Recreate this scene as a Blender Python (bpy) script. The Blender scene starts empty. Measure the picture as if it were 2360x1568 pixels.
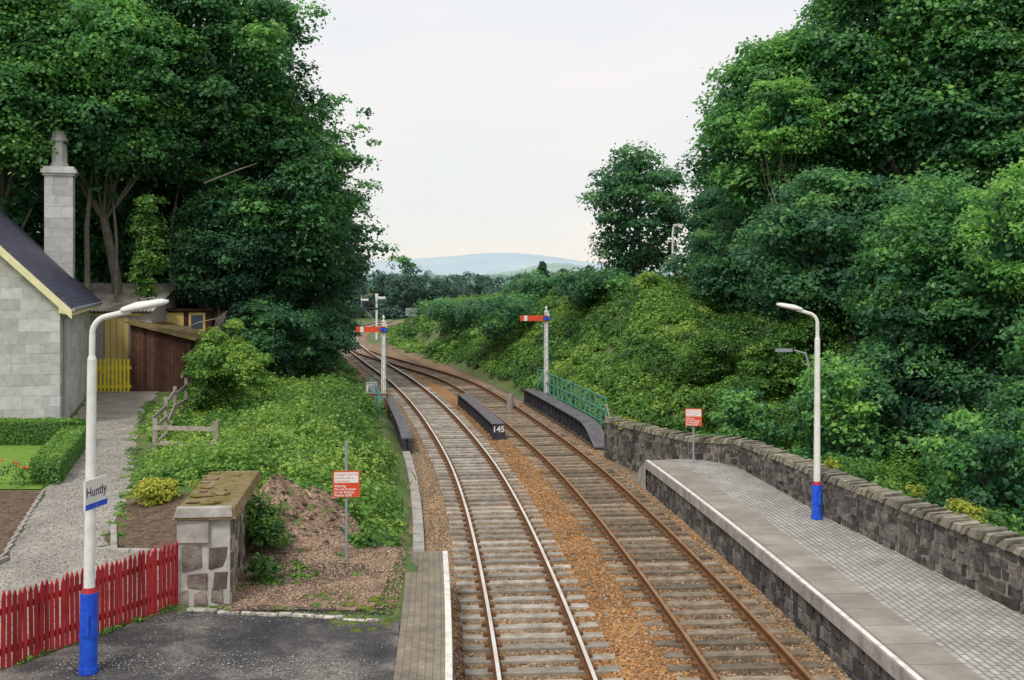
import bpy, math, random
import numpy as np
from mathutils import Vector, Matrix
random.seed(7); rng=np.random.default_rng(11)
S=bpy.context.scene
# ------------------------------------------------------------------ helpers
def link(o,parent=None):
    S.collection.objects.link(o)
    if parent: o.parent=parent
    return o
def empty(name,loc=(0,0,0)):
    e=bpy.data.objects.new(name,None); e.location=loc; e.empty_display_size=0.3
    return link(e)
def N(nt,t,**kw):
    n=nt.nodes.new(t)
    for k,v in kw.items(): setattr(n,k,v)
    return n
def mat(name,c1,c2=None,scale=5,rough=0.85,bump=0.0,bscale=None,island=False,metal=0.0,spec=0.3,coords='Object',c3=None,detail=6,lo=0.35,hi=0.65,imin=.45,imax=1.35,speck=0):
    m=bpy.data.materials.new(name); m.use_nodes=True; nt=m.node_tree
    b=nt.nodes['Principled BSDF']; b.inputs['Roughness'].default_value=rough; b.inputs['Metallic'].default_value=metal
    b.inputs['Specular IOR Level'].default_value=spec
    c2=c2 or tuple(x*0.8 for x in c1)
    tc=N(nt,'ShaderNodeTexCoord'); no=N(nt,'ShaderNodeTexNoise'); no.inputs['Scale'].default_value=scale; no.inputs['Detail'].default_value=detail
    no.inputs['Roughness'].default_value=0.65
    nt.links.new(tc.outputs[coords],no.inputs['Vector'])
    cr=N(nt,'ShaderNodeValToRGB'); e=cr.color_ramp.elements
    e[0].position=lo; e[1].position=hi; e[0].color=(*c1,1); e[1].color=(*c2,1)
    if c3:
        k=e.new((lo+hi)/2); k.color=(*c3,1)
    nt.links.new(no.outputs['Fac'],cr.inputs['Fac'])
    out=cr.outputs['Color']
    def mul(out,val):
        mx=N(nt,'ShaderNodeMix',data_type='RGBA',blend_type='MULTIPLY'); mx.inputs[0].default_value=1
        nt.links.new(out,mx.inputs[6]); nt.links.new(val,mx.inputs[7]); return mx.outputs[2]
    if island:
        g=N(nt,'ShaderNodeNewGeometry'); mr=N(nt,'ShaderNodeMapRange'); mr.inputs['To Min'].default_value=imin; mr.inputs['To Max'].default_value=imax
        nt.links.new(g.outputs['Random Per Island'],mr.inputs['Value']); out=mul(out,mr.outputs[0])
    if speck:
        v=N(nt,'ShaderNodeTexVoronoi'); v.inputs['Scale'].default_value=speck; nt.links.new(tc.outputs[coords],v.inputs['Vector'])
        sp=N(nt,'ShaderNodeSeparateColor'); nt.links.new(v.outputs['Color'],sp.inputs[0])
        mr=N(nt,'ShaderNodeMapRange'); mr.inputs['To Min'].default_value=.55; mr.inputs['To Max'].default_value=1.45
        nt.links.new(sp.outputs[0],mr.inputs['Value']); out=mul(out,mr.outputs[0])
    nt.links.new(out,b.inputs['Base Color'])
    if bump:
        n2=N(nt,'ShaderNodeTexNoise'); n2.inputs['Scale'].default_value=bscale or scale*4; n2.inputs['Detail'].default_value=8
        nt.links.new(tc.outputs[coords],n2.inputs['Vector'])
        bp=N(nt,'ShaderNodeBump'); bp.inputs['Strength'].default_value=bump; bp.inputs['Distance'].default_value=0.03
        nt.links.new(n2.outputs['Fac'],bp.inputs['Height']); nt.links.new(bp.outputs[0],b.inputs['Normal'])
    return m
def brickmat(name,c1,c2,mortar,bw,bh,ms=0.02,rough=0.85,scale=1.0,bump=0.4,stain=(.65,1.2)):
    m=bpy.data.materials.new(name); m.use_nodes=True; nt=m.node_tree; b=nt.nodes['Principled BSDF']; b.inputs['Roughness'].default_value=rough
    tc=N(nt,'ShaderNodeTexCoord'); br=N(nt,'ShaderNodeTexBrick')
    wn=N(nt,'ShaderNodeTexNoise'); wn.inputs['Scale'].default_value=2.5; nt.links.new(tc.outputs['UV'],wn.inputs['Vector'])
    wa=N(nt,'ShaderNodeVectorMath',operation='MULTIPLY_ADD'); wa.inputs[1].default_value=(.03,.03,0); nt.links.new(wn.outputs['Color'],wa.inputs[0]); nt.links.new(tc.outputs['UV'],wa.inputs[2])
    br.inputs['Scale'].default_value=scale; br.inputs['Brick Width'].default_value=bw; br.inputs['Row Height'].default_value=bh
    br.inputs['Mortar Size'].default_value=ms; br.inputs['Color1'].default_value=(*c1,1); br.inputs['Color2'].default_value=(*c2,1); br.inputs['Mortar'].default_value=(*mortar,1)
    nt.links.new(wa.outputs[0],br.inputs['Vector'])
    no=N(nt,'ShaderNodeTexNoise'); no.inputs['Scale'].default_value=1.3; no.inputs['Detail'].default_value=9; no.inputs['Roughness'].default_value=.7; nt.links.new(tc.outputs['Object'],no.inputs['Vector'])
    mr=N(nt,'ShaderNodeMapRange'); mr.inputs['From Min'].default_value=.3; mr.inputs['From Max'].default_value=.7; mr.inputs['To Min'].default_value=stain[0]; mr.inputs['To Max'].default_value=stain[1]
    nt.links.new(no.outputs['Fac'],mr.inputs['Value'])
    mx=N(nt,'ShaderNodeMix',data_type='RGBA',blend_type='MULTIPLY'); mx.inputs[0].default_value=1
    nt.links.new(br.outputs['Color'],mx.inputs[6]); nt.links.new(mr.outputs[0],mx.inputs[7]); nt.links.new(mx.outputs[2],b.inputs['Base Color'])
    bp=N(nt,'ShaderNodeBump'); bp.invert=True; bp.inputs['Strength'].default_value=bump; bp.inputs['Distance'].default_value=0.02
    nt.links.new(br.outputs['Fac'],bp.inputs['Height']); nt.links.new(bp.outputs[0],b.inputs['Normal'])
    return m
def leafmat(name,stops,trans=0.5,rough=0.45,k=1.0):
    m=bpy.data.materials.new(name); m.use_nodes=True; nt=m.node_tree; b=nt.nodes['Principled BSDF']
    b.inputs['Roughness'].default_value=rough; b.inputs['Specular IOR Level'].default_value=0.5
    at=N(nt,'ShaderNodeAttribute'); at.attribute_name='tint'
    stops=[(p,tuple(v*k for v in c)) for p,c in stops]
    cr=N(nt,'ShaderNodeValToRGB'); e=cr.color_ramp.elements
    e[0].position=stops[0][0]; e[0].color=(*stops[0][1],1); e[1].position=stops[-1][0]; e[1].color=(*stops[-1][1],1)
    for p,c in stops[1:-1]:
        q=e.new(p); q.color=(*c,1)
    nt.links.new(at.outputs['Fac'],cr.inputs['Fac']); nt.links.new(cr.outputs['Color'],b.inputs['Base Color'])
    tr=N(nt,'ShaderNodeBsdfTranslucent'); nt.links.new(cr.outputs['Color'],tr.inputs['Color'])
    ms=N(nt,'ShaderNodeMixShader'); ms.inputs[0].default_value=trans
    nt.links.new(b.outputs[0],ms.inputs[1]); nt.links.new(tr.outputs[0],ms.inputs[2]); nt.links.new(ms.outputs[0],nt.nodes['Material Output'].inputs['Surface'])
    return m
def colmat(name,rough=0.9):
    m=bpy.data.materials.new(name); m.use_nodes=True; nt=m.node_tree; b=nt.nodes['Principled BSDF']; b.inputs['Roughness'].default_value=rough
    b.inputs['Specular IOR Level'].default_value=0.2
    at=N(nt,'ShaderNodeAttribute'); at.attribute_name='Col'
    tc=N(nt,'ShaderNodeTexCoord'); no=N(nt,'ShaderNodeTexNoise'); no.inputs['Scale'].default_value=14; no.inputs['Detail'].default_value=8; nt.links.new(tc.outputs['Object'],no.inputs['Vector'])
    mr=N(nt,'ShaderNodeMapRange'); mr.inputs['From Min'].default_value=.3; mr.inputs['From Max'].default_value=.7; mr.inputs['To Min'].default_value=0.5; mr.inputs['To Max'].default_value=1.35
    nt.links.new(no.outputs['Fac'],mr.inputs['Value'])
    mx=N(nt,'ShaderNodeMix',data_type='RGBA',blend_type='MULTIPLY'); mx.inputs[0].default_value=1
    nt.links.new(at.outputs['Color'],mx.inputs[6]); nt.links.new(mr.outputs[0],mx.inputs[7]); nt.links.new(mx.outputs[2],b.inputs['Base Color'])
    bp=N(nt,'ShaderNodeBump'); bp.inputs['Strength'].default_value=0.7; bp.inputs['Distance'].default_value=0.04
    n2=N(nt,'ShaderNodeTexVoronoi'); n2.inputs['Scale'].default_value=16; nt.links.new(tc.outputs['Object'],n2.inputs['Vector'])
    nt.links.new(n2.outputs['Distance'],bp.inputs['Height']); nt.links.new(bp.outputs[0],b.inputs['Normal'])
    return m
def np_mesh(name,V,F,m,tint=None,col=None,vcol=None,parent=None,smooth=False):
    V=np.asarray(V,dtype=np.float32); F=np.asarray(F,dtype=np.int32)
    me=bpy.data.meshes.new(name); me.vertices.add(len(V)); me.vertices.foreach_set('co',V.ravel())
    k=F.shape[1]; me.loops.add(F.size); me.loops.foreach_set('vertex_index',F.ravel())
    me.polygons.add(len(F)); me.polygons.foreach_set('loop_start',np.arange(0,F.size,k,dtype=np.int32))
    me.update(calc_edges=True)
    me.polygons.foreach_set('use_smooth',np.full(len(F),smooth))
    if tint is not None:
        a=me.attributes.new('tint','FLOAT','FACE'); a.data.foreach_set('value',np.clip(tint,0,1).astype(np.float32))
    if col is not None:
        a=me.attributes.new('Col','FLOAT_COLOR','FACE'); a.data.foreach_set('color',np.c_[col,np.ones(len(col))].astype(np.float32).ravel())
    if vcol is not None:
        a=me.attributes.new('Col','FLOAT_COLOR','POINT'); a.data.foreach_set('color',np.c_[vcol,np.ones(len(vcol))].astype(np.float32).ravel())
    me.materials.append(m)
    return link(bpy.data.objects.new(name,me),parent)
class MB:
    def __init__(s): s.v=[];s.f=[];s.m=[];s.uv=[]
    def add(s,vs,fs,m=0,uv=None):
        b=len(s.v); s.v+= [tuple(p) for p in vs]
        for i,f in enumerate(fs):
            s.f.append([b+k for k in f]); s.m.append(m)
            s.uv.append([uv[k] for k in f] if uv else [(0,0)]*len(f))
    def hex(s,c,m=0): # c: 4 bottom ccw, 4 top
        s.add(c,[(3,2,1,0),(4,5,6,7),(0,1,5,4),(1,2,6,5),(2,3,7,6),(3,0,4,7)],m)
    def box(s,c,d,rz=0,m=0,rx=0,ry=0):
        R=Matrix.Rotation(rz,3,'Z')@Matrix.Rotation(ry,3,'Y')@Matrix.Rotation(rx,3,'X'); c=Vector(c)
        x,y,z=d[0]/2,d[1]/2,d[2]/2
        s.hex([c+R@Vector(p) for p in ((-x,-y,-z),(x,-y,-z),(x,y,-z),(-x,y,-z),(-x,-y,z),(x,-y,z),(x,y,z),(-x,y,z))],m)
    def tube(s,path,rad,seg=10,m=0,caps=True):
        P=[Vector(p) for p in path]; n=len(P)
        if not hasattr(rad,'__len__'): rad=[rad]*n
        vs=[]; 
        for i,p in enumerate(P):
            t=(P[min(i+1,n-1)]-P[max(i-1,0)]).normalized()
            a=t.cross(Vector((0.13,0.97,0.05)))
            if a.length<0.2: a=t.cross(Vector((1,0,0)))
            a.normalize(); b=t.cross(a)
            for k in range(seg):
                w=2*math.pi*k/seg; vs.append(p+(a*math.cos(w)+b*math.sin(w))*rad[i])
        fs=[(i*seg+k,i*seg+(k+1)%seg,(i+1)*seg+(k+1)%seg,(i+1)*seg+k) for i in range(n-1) for k in range(seg)]
        if caps: fs+= [tuple(range(seg))[::-1],tuple((n-1)*seg+k for k in range(seg))]
        s.add(vs,fs,m)
    def obj(s,name,mats,parent=None,smooth=False,bevel=0):
        me=bpy.data.meshes.new(name); me.from_pydata(s.v,[],s.f)
        for m in mats: me.materials.append(m)
        me.polygons.foreach_set('material_index',s.m)
        uvl=me.uv_layers.new(name='UVMap'); uvl.data.foreach_set('uv',[c for f in s.uv for p in f for c in p])
        if smooth: me.polygons.foreach_set('use_smooth',[True]*len(s.f))
        me.update(); o=link(bpy.data.objects.new(name,me),parent)
        if bevel:
            bm=o.modifiers.new('b','BEVEL'); bm.width=bevel; bm.segments=2; bm.limit_method='ANGLE'
        return o
def text(body,size,loc,rz,m,parent,align='CENTER',rx=math.pi/2,bold=0.0):
    c=bpy.data.curves.new('lettering','FONT'); c.body=body; c.size=size; c.align_x=align; c.align_y='CENTER'; c.offset=bold
    o=link(bpy.data.objects.new('lettering',c),parent); o.location=loc; o.rotation_euler=(rx,0,rz); c.materials.append(m); return o
def sm(t): t=np.clip(t,0,1); return t*t*(3-2*t)
_L=rng.random((256,256))
def vn(x,y):
    x=np.asarray(x,float);y=np.asarray(y,float)
    xi=np.floor(x).astype(int); yi=np.floor(y).astype(int); fx=sm(x-xi); fy=sm(y-yi)
    g=lambda a,b:_L[a%256,b%256]
    return (g(xi,yi)*(1-fx)+g(xi+1,yi)*fx)*(1-fy)+(g(xi,yi+1)*(1-fx)+g(xi+1,yi+1)*fx)*fy
def fbm(x,y): return .5*vn(x,y)+.3*vn(2.1*x+7,2.1*y+3)+.2*vn(4.3*x+1,4.3*y+9)
# ------------------------------------------------------------------ track alignment
KY=np.array([-15,0,10,17.8,26.2,31.4,38,45,55,69,82,103,118,130,145,170,210.])
KX=np.array([2.0,1.35,.95,.55,-.07,-.55,-1.3,-2.3,-3.95,-6.7,-9.7,-14.4,-17.3,-18.6,-19.0,-17.5,-12.])
KD=np.gradient(KX,KY)
def xc(y):
    y=np.clip(np.asarray(y,float),KY[0],KY[-1]-1e-6); i=np.clip(np.searchsorted(KY,y,side='right')-1,0,len(KY)-2)
    h=KY[i+1]-KY[i]; t=(y-KY[i])/h
    return KX[i]*(2*t**3-3*t*t+1)+h*KD[i]*(t**3-2*t*t+t)+KX[i+1]*(-2*t**3+3*t*t)+h*KD[i+1]*(t**3-t*t)
def P(u,y): # offset u metres to the right of left track centre
    s=(xc(y+.25)-xc(y-.25))/.5; n=np.sqrt(1+s*s)
    return np.stack([xc(y)+u/n, np.asarray(y,float)-u*s/n],-1)
WY=[-10,11,18.7,26.5,33.5,35.2,38,40.8,46,60]; WX=[12.5,9.6,8.5,7.35,6.7,5.5,4.3,3.35,4.5,9]
def wallx(y): return np.interp(y,WY,WX)
def smooth_in(a,b,v): return sm((v-a)/(b-a))
def H(x,y):
    x=np.asarray(x,float);y=np.asarray(y,float); u=x-xc(y)
    htop=np.interp(y,[44,50,56,62,70,85,120,160,200],[0,2.2,4.6,6.0,6.2,5.0,3.4,1.5,-2])
    bank=np.minimum(np.clip((u-5.9)*.85,0,20),htop)+ .5*smooth_in(14,40,u)
    dip=-3.6*sm((x-wallx(y)-.35)/5)
    b=smooth_in(44,52,y); right=np.where(u>5.4,dip*(1-b)+bank*b,0)
    right=np.where(y<34,np.where(x>wallx(y)-.2,.5*(x>wallx(y))+dip,0),right)
    hl=np.interp(y,[0,19.8,22.5,60,75,110,160,200],[.84,.84,.95,1.0,2.2,1.6,.5,-2])
    w=np.interp(y,[0,22.9,23.6,30,60],[.35,.35,1.4,2.6,3.0])
    st=np.interp(y,[0,22.9,23.6,200],[1.75,1.75,2.3,2.3])
    left=hl*sm((-u-st)/w)
    m=.95*np.exp(-(((x+5.0)/1.15)**2+((y-24.8)/1.7)**2))*(1+.9*(fbm(x*1.7,y*1.7)-.5)+.35*(vn(x*6,y*6)-.5))
    m2=.55*np.exp(-(((x+7.0)/2.2)**2))*smooth_in(24,30,y)*(1-smooth_in(46,56,y))
    z=np.where(u>0,right,left)+np.where(u<-2.2,m+m2,0)
    z=z-.12*((u>-2.4)&(u<5.6)&(y>23))-.12*((u>-1.7)&(u<5.0)&(y<=23))
    far=smooth_in(170,260,y); z=z*(1-far)+(-2.0)*far
    z=z+.10*(fbm(x*.6,y*.6)-.5)*((abs(u-1.6)>5.5))*(x>-9)
    return z
# ------------------------------------------------------------------ materials
M={}
M['ground']=mat('grass_earth',(.06,.13,.03),(.16,.18,.065),scale=.8,bump=.6,bscale=6)
M['sleeperc']=mat('sleeper_concrete',(.50,.46,.40),(.26,.215,.165),scale=3,bump=.4,bscale=20,island=True,imin=.6,imax=1.15,detail=10)
M['sleeperw']=mat('sleeper_timber',(.35,.28,.205),(.17,.13,.09),scale=4,bump=.5,bscale=20,island=True,imin=.5,imax=1.25,detail=10)
M['rust']=mat('rail_rust',(.22,.10,.038),(.13,.065,.03),scale=6,rough=.8)
M['railtopL']=mat('rail_polished',(.82,.78,.72),(.64,.56,.48),scale=1,rough=.4,metal=.3)
M['railtopR']=mat('rail_head_rusty',(.38,.22,.11),(.24,.13,.06),scale=2,rough=.5,metal=.2)
M['white']=mat('white_paint',(.80,.80,.77),(.66,.65,.61),scale=6,rough=.55,bump=.05)
M['whiteworn']=mat('worn_white_line',(.76,.74,.68),(.42,.38,.32),scale=5,rough=.8,lo=.48,hi=.75,detail=10)
M['kerbworn']=mat('worn_white_kerb',(.66,.62,.55),(.15,.135,.11),scale=7,rough=.9,lo=.42,hi=.62,detail=10,bump=.5)
M['blue']=mat('blue_paint',(.01,.06,.56),(.02,.12,.66),scale=8,rough=.35,spec=.5)
M['red']=mat('red_paint',(.46,.02,.025),(.34,.018,.02),scale=5,rough=.55)
M['redisl']=mat('red_picket_paint',(.52,.035,.038),(.34,.025,.028),scale=5,rough=.6,island=True,imin=.65,imax=1.15,bump=.1)
M['signred']=mat('sign_red',(.72,.09,.03),(.62,.07,.03),scale=8,rough=.5)
M['grey']=mat('galvanised_grey',(.36,.38,.40),(.26,.28,.30),scale=8,rough=.5,metal=.2)
M['black']=mat('black_girder_paint',(.024,.024,.034),(.06,.06,.07),scale=4,rough=.55,bump=.1)
M['flange']=mat('weathered_flange',(.085,.08,.095),(.17,.155,.16),scale=3,rough=.7,bump=.2,detail=10)
M['green']=mat('green_railing',(.06,.22,.19),(.11,.31,.27),scale=4,rough=.6)
M['yellow']=mat('cream_yellow_paint',(.85,.66,.24),(.74,.56,.20),scale=5,rough=.6)
M['yellowb']=mat('yellow_gate_paint',(.90,.76,.07),(.76,.62,.05),scale=5,rough=.6)
M['cream']=mat('cream_bargeboard',(.86,.80,.48),(.74,.68,.42),scale=5,rough=.6)
M['brown']=mat('shed_boards',(.12,.055,.033),(.055,.028,.02),scale=3,rough=.9,island=True,bump=.3,detail=10)
M['oldwood']=mat('weathered_wood',(.38,.34,.29),(.21,.18,.15),scale=6,rough=.9,island=True,bump=.3,imin=.7,imax=1.2)
M['slate']=brickmat('slate',(.06,.06,.11),(.11,.11,.17),(.02,.02,.03),.3,.2,.01,rough=.5)
M['corr']=mat('corrugated_asbestos',(.70,.64,.57),(.34,.29,.26),scale=1.4,rough=.9)
M['granite']=mat('granite_blocks',(.60,.59,.57),(.47,.46,.45),scale=3.5,rough=.9,island=True,bump=.35,bscale=40,imin=.8,imax=1.12)
M['mortar']=mat('lime_mortar',(.33,.29,.235),(.20,.175,.15),scale=6,rough=.95,bump=.5)
M['mortarlt']=mat('pale_mortar',(.52,.50,.46),(.38,.36,.33),scale=6,rough=.95,bump=.3)
M['stone']=mat('rubble_stone',(.20,.175,.14),(.072,.068,.070),scale=5,rough=.92,island=True,bump=.8,bscale=18,c3=(.125,.112,.105),imin=.4,imax=1.55)
M['stonep']=mat('pillar_stone',(.42,.37,.31),(.14,.10,.09),scale=2.2,rough=.92,island=True,bump=.7,bscale=18,c3=(.26,.21,.18),imin=.35,imax=1.3)
M['coping']=mat('coping_stone',(.34,.305,.225),(.145,.14,.09),scale=5,rough=.95,island=True,bump=.7,bscale=18,c3=(.235,.215,.17),imin=.6,imax=1.25)
M['conc']=mat('concrete',(.48,.45,.41),(.27,.24,.21),scale=2.5,rough=.9,bump=.4,bscale=14,detail=10)
M['mossy']=mat('mossy_capstone',(.13,.13,.02),(.30,.22,.15),scale=3.2,rough=.95,bump=.8,bscale=14,c3=(.20,.15,.06),detail=10)
M['slab']=brickmat('platform_slabs',(.29,.25,.215),(.35,.31,.26),(.14,.12,.10),.9,.85,.010)
M['slabL']=brickmat('platform_edge_bricks',(.22,.185,.135),(.27,.225,.165),(.16,.135,.10),.22,.11,.008,stain=(.5,1.25))
M['pav']=brickmat('block_paving',(.37,.35,.32),(.48,.46,.42),(.16,.16,.12),.24,.12,.014,stain=(.68,1.12))
M['asph']=mat('asphalt',(.038,.038,.042),(.22,.20,.175),scale=.9,rough=.92,bump=.6,bscale=40,c3=(.085,.08,.077),lo=.36,hi=.66,detail=12,speck=45)
M['gravel']=mat('path_gravel',(.28,.255,.22),(.43,.40,.35),scale=.9,rough=.95,bump=.9,bscale=60,detail=12,speck=38)
M['soil']=mat('garden_soil',(.085,.055,.035),(.18,.125,.085),scale=4,rough=.98,bump=.9,bscale=25,speck=25)
M['chips']=mat('wood_chip_earth',(.36,.25,.175),(.13,.09,.06),scale=2.0,rough=.98,bump=1,bscale=25,speck=30,detail=10)
M['lawn']=mat('lawn',(.12,.24,.03),(.20,.32,.05),scale=3,rough=.9,bump=.5,bscale=50)
M['bark']=mat('bark',(.15,.14,.11),(.28,.25,.20),scale=3,rough=.95,bump=.7,bscale=14)
M['glass']=mat('window_glass',(.05,.08,.13),(.07,.10,.15),rough=.1,spec=.8)
M['ballast']=colmat('ballast'); M['stones']=colmat('loose_stones')
M['hill']=mat('hazy_moor',(.39,.48,.53),(.46,.54,.57),scale=.006,rough=1,spec=0,detail=8)  # bluish haze of distance is put into the base colour
M['hillg']=mat('hazy_forest_slope',(.25,.35,.33),(.38,.46,.41),scale=.02,rough=1,spec=0,detail=10)  # slope greens paled and blued, haze mixed into the colour
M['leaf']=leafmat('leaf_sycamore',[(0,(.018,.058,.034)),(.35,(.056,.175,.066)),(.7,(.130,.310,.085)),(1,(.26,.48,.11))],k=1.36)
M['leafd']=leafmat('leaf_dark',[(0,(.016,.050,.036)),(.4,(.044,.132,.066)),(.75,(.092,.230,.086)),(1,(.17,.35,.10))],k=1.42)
M['leafb']=leafmat('leaf_bank',[(0,(.032,.090,.024)),(.4,(.092,.225,.038)),(.7,(.175,.345,.055)),(1,(.35,.49,.09))],k=1.12,trans=.4)
M['leafy']=leafmat('leaf_yellow',[(0,(.18,.26,.03)),(.5,(.42,.46,.05)),(1,(.65,.62,.08))],trans=.3)
M['grassb']=leafmat('grass_blades',[(0,(.09,.19,.04)),(.5,(.18,.32,.07)),(1,(.34,.42,.13))],trans=.4)
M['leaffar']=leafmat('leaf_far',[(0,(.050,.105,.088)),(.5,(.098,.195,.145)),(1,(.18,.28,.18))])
M['flower']=mat('red_flowers',(.8,.05,.03),(.7,.12,.05),scale=9)
# ------------------------------------------------------------------ terrain
def axis(a,b,step,far,growth=1.25):
    l=list(np.arange(a,b+1e-6,step)); s=step; v=b
    while v<far: s*=growth; v+=s; l.append(v)
    s=step; v=a; pre=[]
    while v>-far: s*=growth; v-=s; pre.append(v)
    return np.array(pre[::-1]+l)
def grid_faces(nx,ny):
    i=np.arange(nx-1)[None,:]; j=np.arange(ny-1)[:,None]; a=(j*nx+i).ravel()
    return np.stack([a,a+1,a+1+nx,a+nx],1)
gx=axis(-30,30,.3,4000); gy=axis(0,130,.35,4500)
X,Y=np.meshgrid(gx,gy); Z=H(X,Y)
np_mesh('ground',np.stack([X,Y,Z],-1).reshape(-1,3),grid_faces(len(gx),len(gy)),M['ground'],smooth=True)
def strip(name,ys,uvals,zf,m,uvscale=1,parent=None,ufun=None):
    mb=MB(); vs=[];uv=[]
    d=np.r_[0,np.cumsum(np.hypot(np.diff(ys),np.diff(xc(ys))))]
    for j,y in enumerate(ys):
        for k,u in enumerate(uvals):
            p=P(u,y) if ufun is None else ufun(k,y)
            vs.append((p[0],p[1],zf(p[0],p[1]))); uv.append((d[j]*uvscale,(u if ufun is None else p[0]-ufun(0,y)[0])*uvscale))
    n=len(uvals); mb.add(vs,[tuple(f) for f in grid_faces(n,len(ys))],0,uv); return mb.obj(name,[m],parent,smooth=True)
def ballast_col(u,y):
    n=fbm(u*1.3+5,y*.7); n2=fbm(u*.5+30,y*.15+11)
    rust=np.array([.38,.20,.08]); beige=np.array([.35,.27,.18]); dark=np.array([.085,.068,.055]); grey=np.array([.25,.21,.165])
    c=beige[None]*np.ones((len(u),1))
    wr=np.exp(-((u-1.7)/1.25)**2)*(1.15-.3*(y>60))+.36; wr=np.clip(wr*(.6+.7*n2)+ .3*(n>.55)*(u>2)*(u<5),0,.95)[:,None]
    c=c*(1-wr)+rust*wr
    wg=np.exp(-((u-3.4)/.45)**2)[:,None]*.85*np.clip(.35+n2,0,1)[:,None]; c=c*(1-wg)+dark*1.3*wg
    wl=np.exp(-(u/.5)**2)[:,None]*.4; c=c*(1-wl)+grey*wl
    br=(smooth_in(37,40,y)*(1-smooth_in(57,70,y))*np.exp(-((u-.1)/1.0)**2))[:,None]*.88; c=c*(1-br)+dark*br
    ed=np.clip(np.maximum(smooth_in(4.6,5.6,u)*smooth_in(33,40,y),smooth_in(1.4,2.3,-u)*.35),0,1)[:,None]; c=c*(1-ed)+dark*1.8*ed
    sd=(np.exp(-((abs(u)-.75)/.22)**2)+np.exp(-((abs(u-3.4)-.75)/.22)**2))[:,None]*.45; c=c*(1-sd)+rust*.75*sd
    fa=smooth_in(60,120,y)[:,None]*.6; c=c*(1-fa)+np.array([.23,.19,.15])*fa
    return c*(.72+.56*n)[:,None]
ys=np.r_[np.arange(-8,60,.25),np.arange(60,170,.6)]; us=np.linspace(-2.5,5.7,56)
UU,YY=np.meshgrid(us,ys); uf=UU.ravel(); yf=YY.ravel(); pp=P(uf,yf)
zz=-.03+.05*(fbm(pp[:,0]*3,pp[:,1]*3)-.5)+.05*np.exp(-((uf-1.7)/.6)**2)-.14*np.clip(np.maximum(-uf-1.9,uf-5.2),0,1)-.35*smooth_in(105,125,yf)*(uf>2.2)
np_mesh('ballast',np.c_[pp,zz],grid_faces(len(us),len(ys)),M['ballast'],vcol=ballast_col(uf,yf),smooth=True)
def stones(name,Pos,size,col,m=None,parent=None,flat=.7):
    n=len(Pos); base=np.array([(1,0,0),(0,1,0),(-1,0,0),(0,-1,0),(0,0,1),(0,0,-1)],float)
    V=base[None]*(size[:,None,None])*rng.uniform(.55,1.1,(n,6,1)); V[:,:,2]*=flat
    a=rng.uniform(0,6.28,n); c,s=np.cos(a),np.sin(a); tlt=rng.uniform(-.6,.6,n)
    x=V[:,:,0]*c[:,None]-V[:,:,1]*s[:,None]; y=V[:,:,0]*s[:,None]+V[:,:,1]*c[:,None]; z=V[:,:,2]+x*tlt[:,None]
    V=np.stack([x,y,z],-1)+Pos[:,None,:]
    tri=np.array([(0,1,4),(1,2,4),(2,3,4),(3,0,4),(1,0,5),(2,1,5),(3,2,5),(0,3,5)])
    F=(tri[None]+6*np.arange(n)[:,None,None]).reshape(-1,3)
    return np_mesh(name,V.reshape(-1,3),F,m or M['stones'],col=np.repeat(col,8,0),parent=parent)
n=110000; yy=13+ (58-13)*rng.random(n)**1.5; uu=rng.uniform(-2.2,5.0,n); pp=P(uu,yy)
c=ballast_col(uu,yy)*rng.uniform(.5,1.5,(n,1))*rng.uniform(.92,1.08,(n,3))
pal=rng.random(n)<.10; c[pal]=np.array([.42,.37,.31])*rng.uniform(.6,1.2,(pal.sum(),1))
zz=-.03+.05*(fbm(pp[:,0]*3,pp[:,1]*3)-.5)+.05*np.exp(-((uu-1.7)/.6)**2)
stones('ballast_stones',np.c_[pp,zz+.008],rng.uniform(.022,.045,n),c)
# ------------------------------------------------------------------ sweeps
def sweep(mb,ys,u0,u1,z0,z1,m=0,ufn=None):
    ys=np.asarray(ys,float); z0=np.broadcast_to(z0,ys.shape); z1=np.broadcast_to(z1,ys.shape)
    off=ufn(ys) if ufn is not None else np.zeros_like(ys)
    a=P(u0+off,ys); b=P(u1+off,ys); vs=[]
    for i in range(len(ys)): vs+=[(a[i][0],a[i][1],z0[i]),(b[i][0],b[i][1],z0[i]),(b[i][0],b[i][1],z1[i]),(a[i][0],a[i][1],z1[i])]
    fs=[]
    for i in range(len(ys)-1):
        o=4*i
        for k in range(4): fs.append((o+k,o+(k+1)%4,o+4+(k+1)%4,o+4+k))
    fs+=[(3,2,1,0),tuple(4*(len(ys)-1)+k for k in range(4))]
    mb.add(vs,fs,m)
def right_off(y): return 3.4*(1-sm((np.asarray(y,float)-64)/40))
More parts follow.
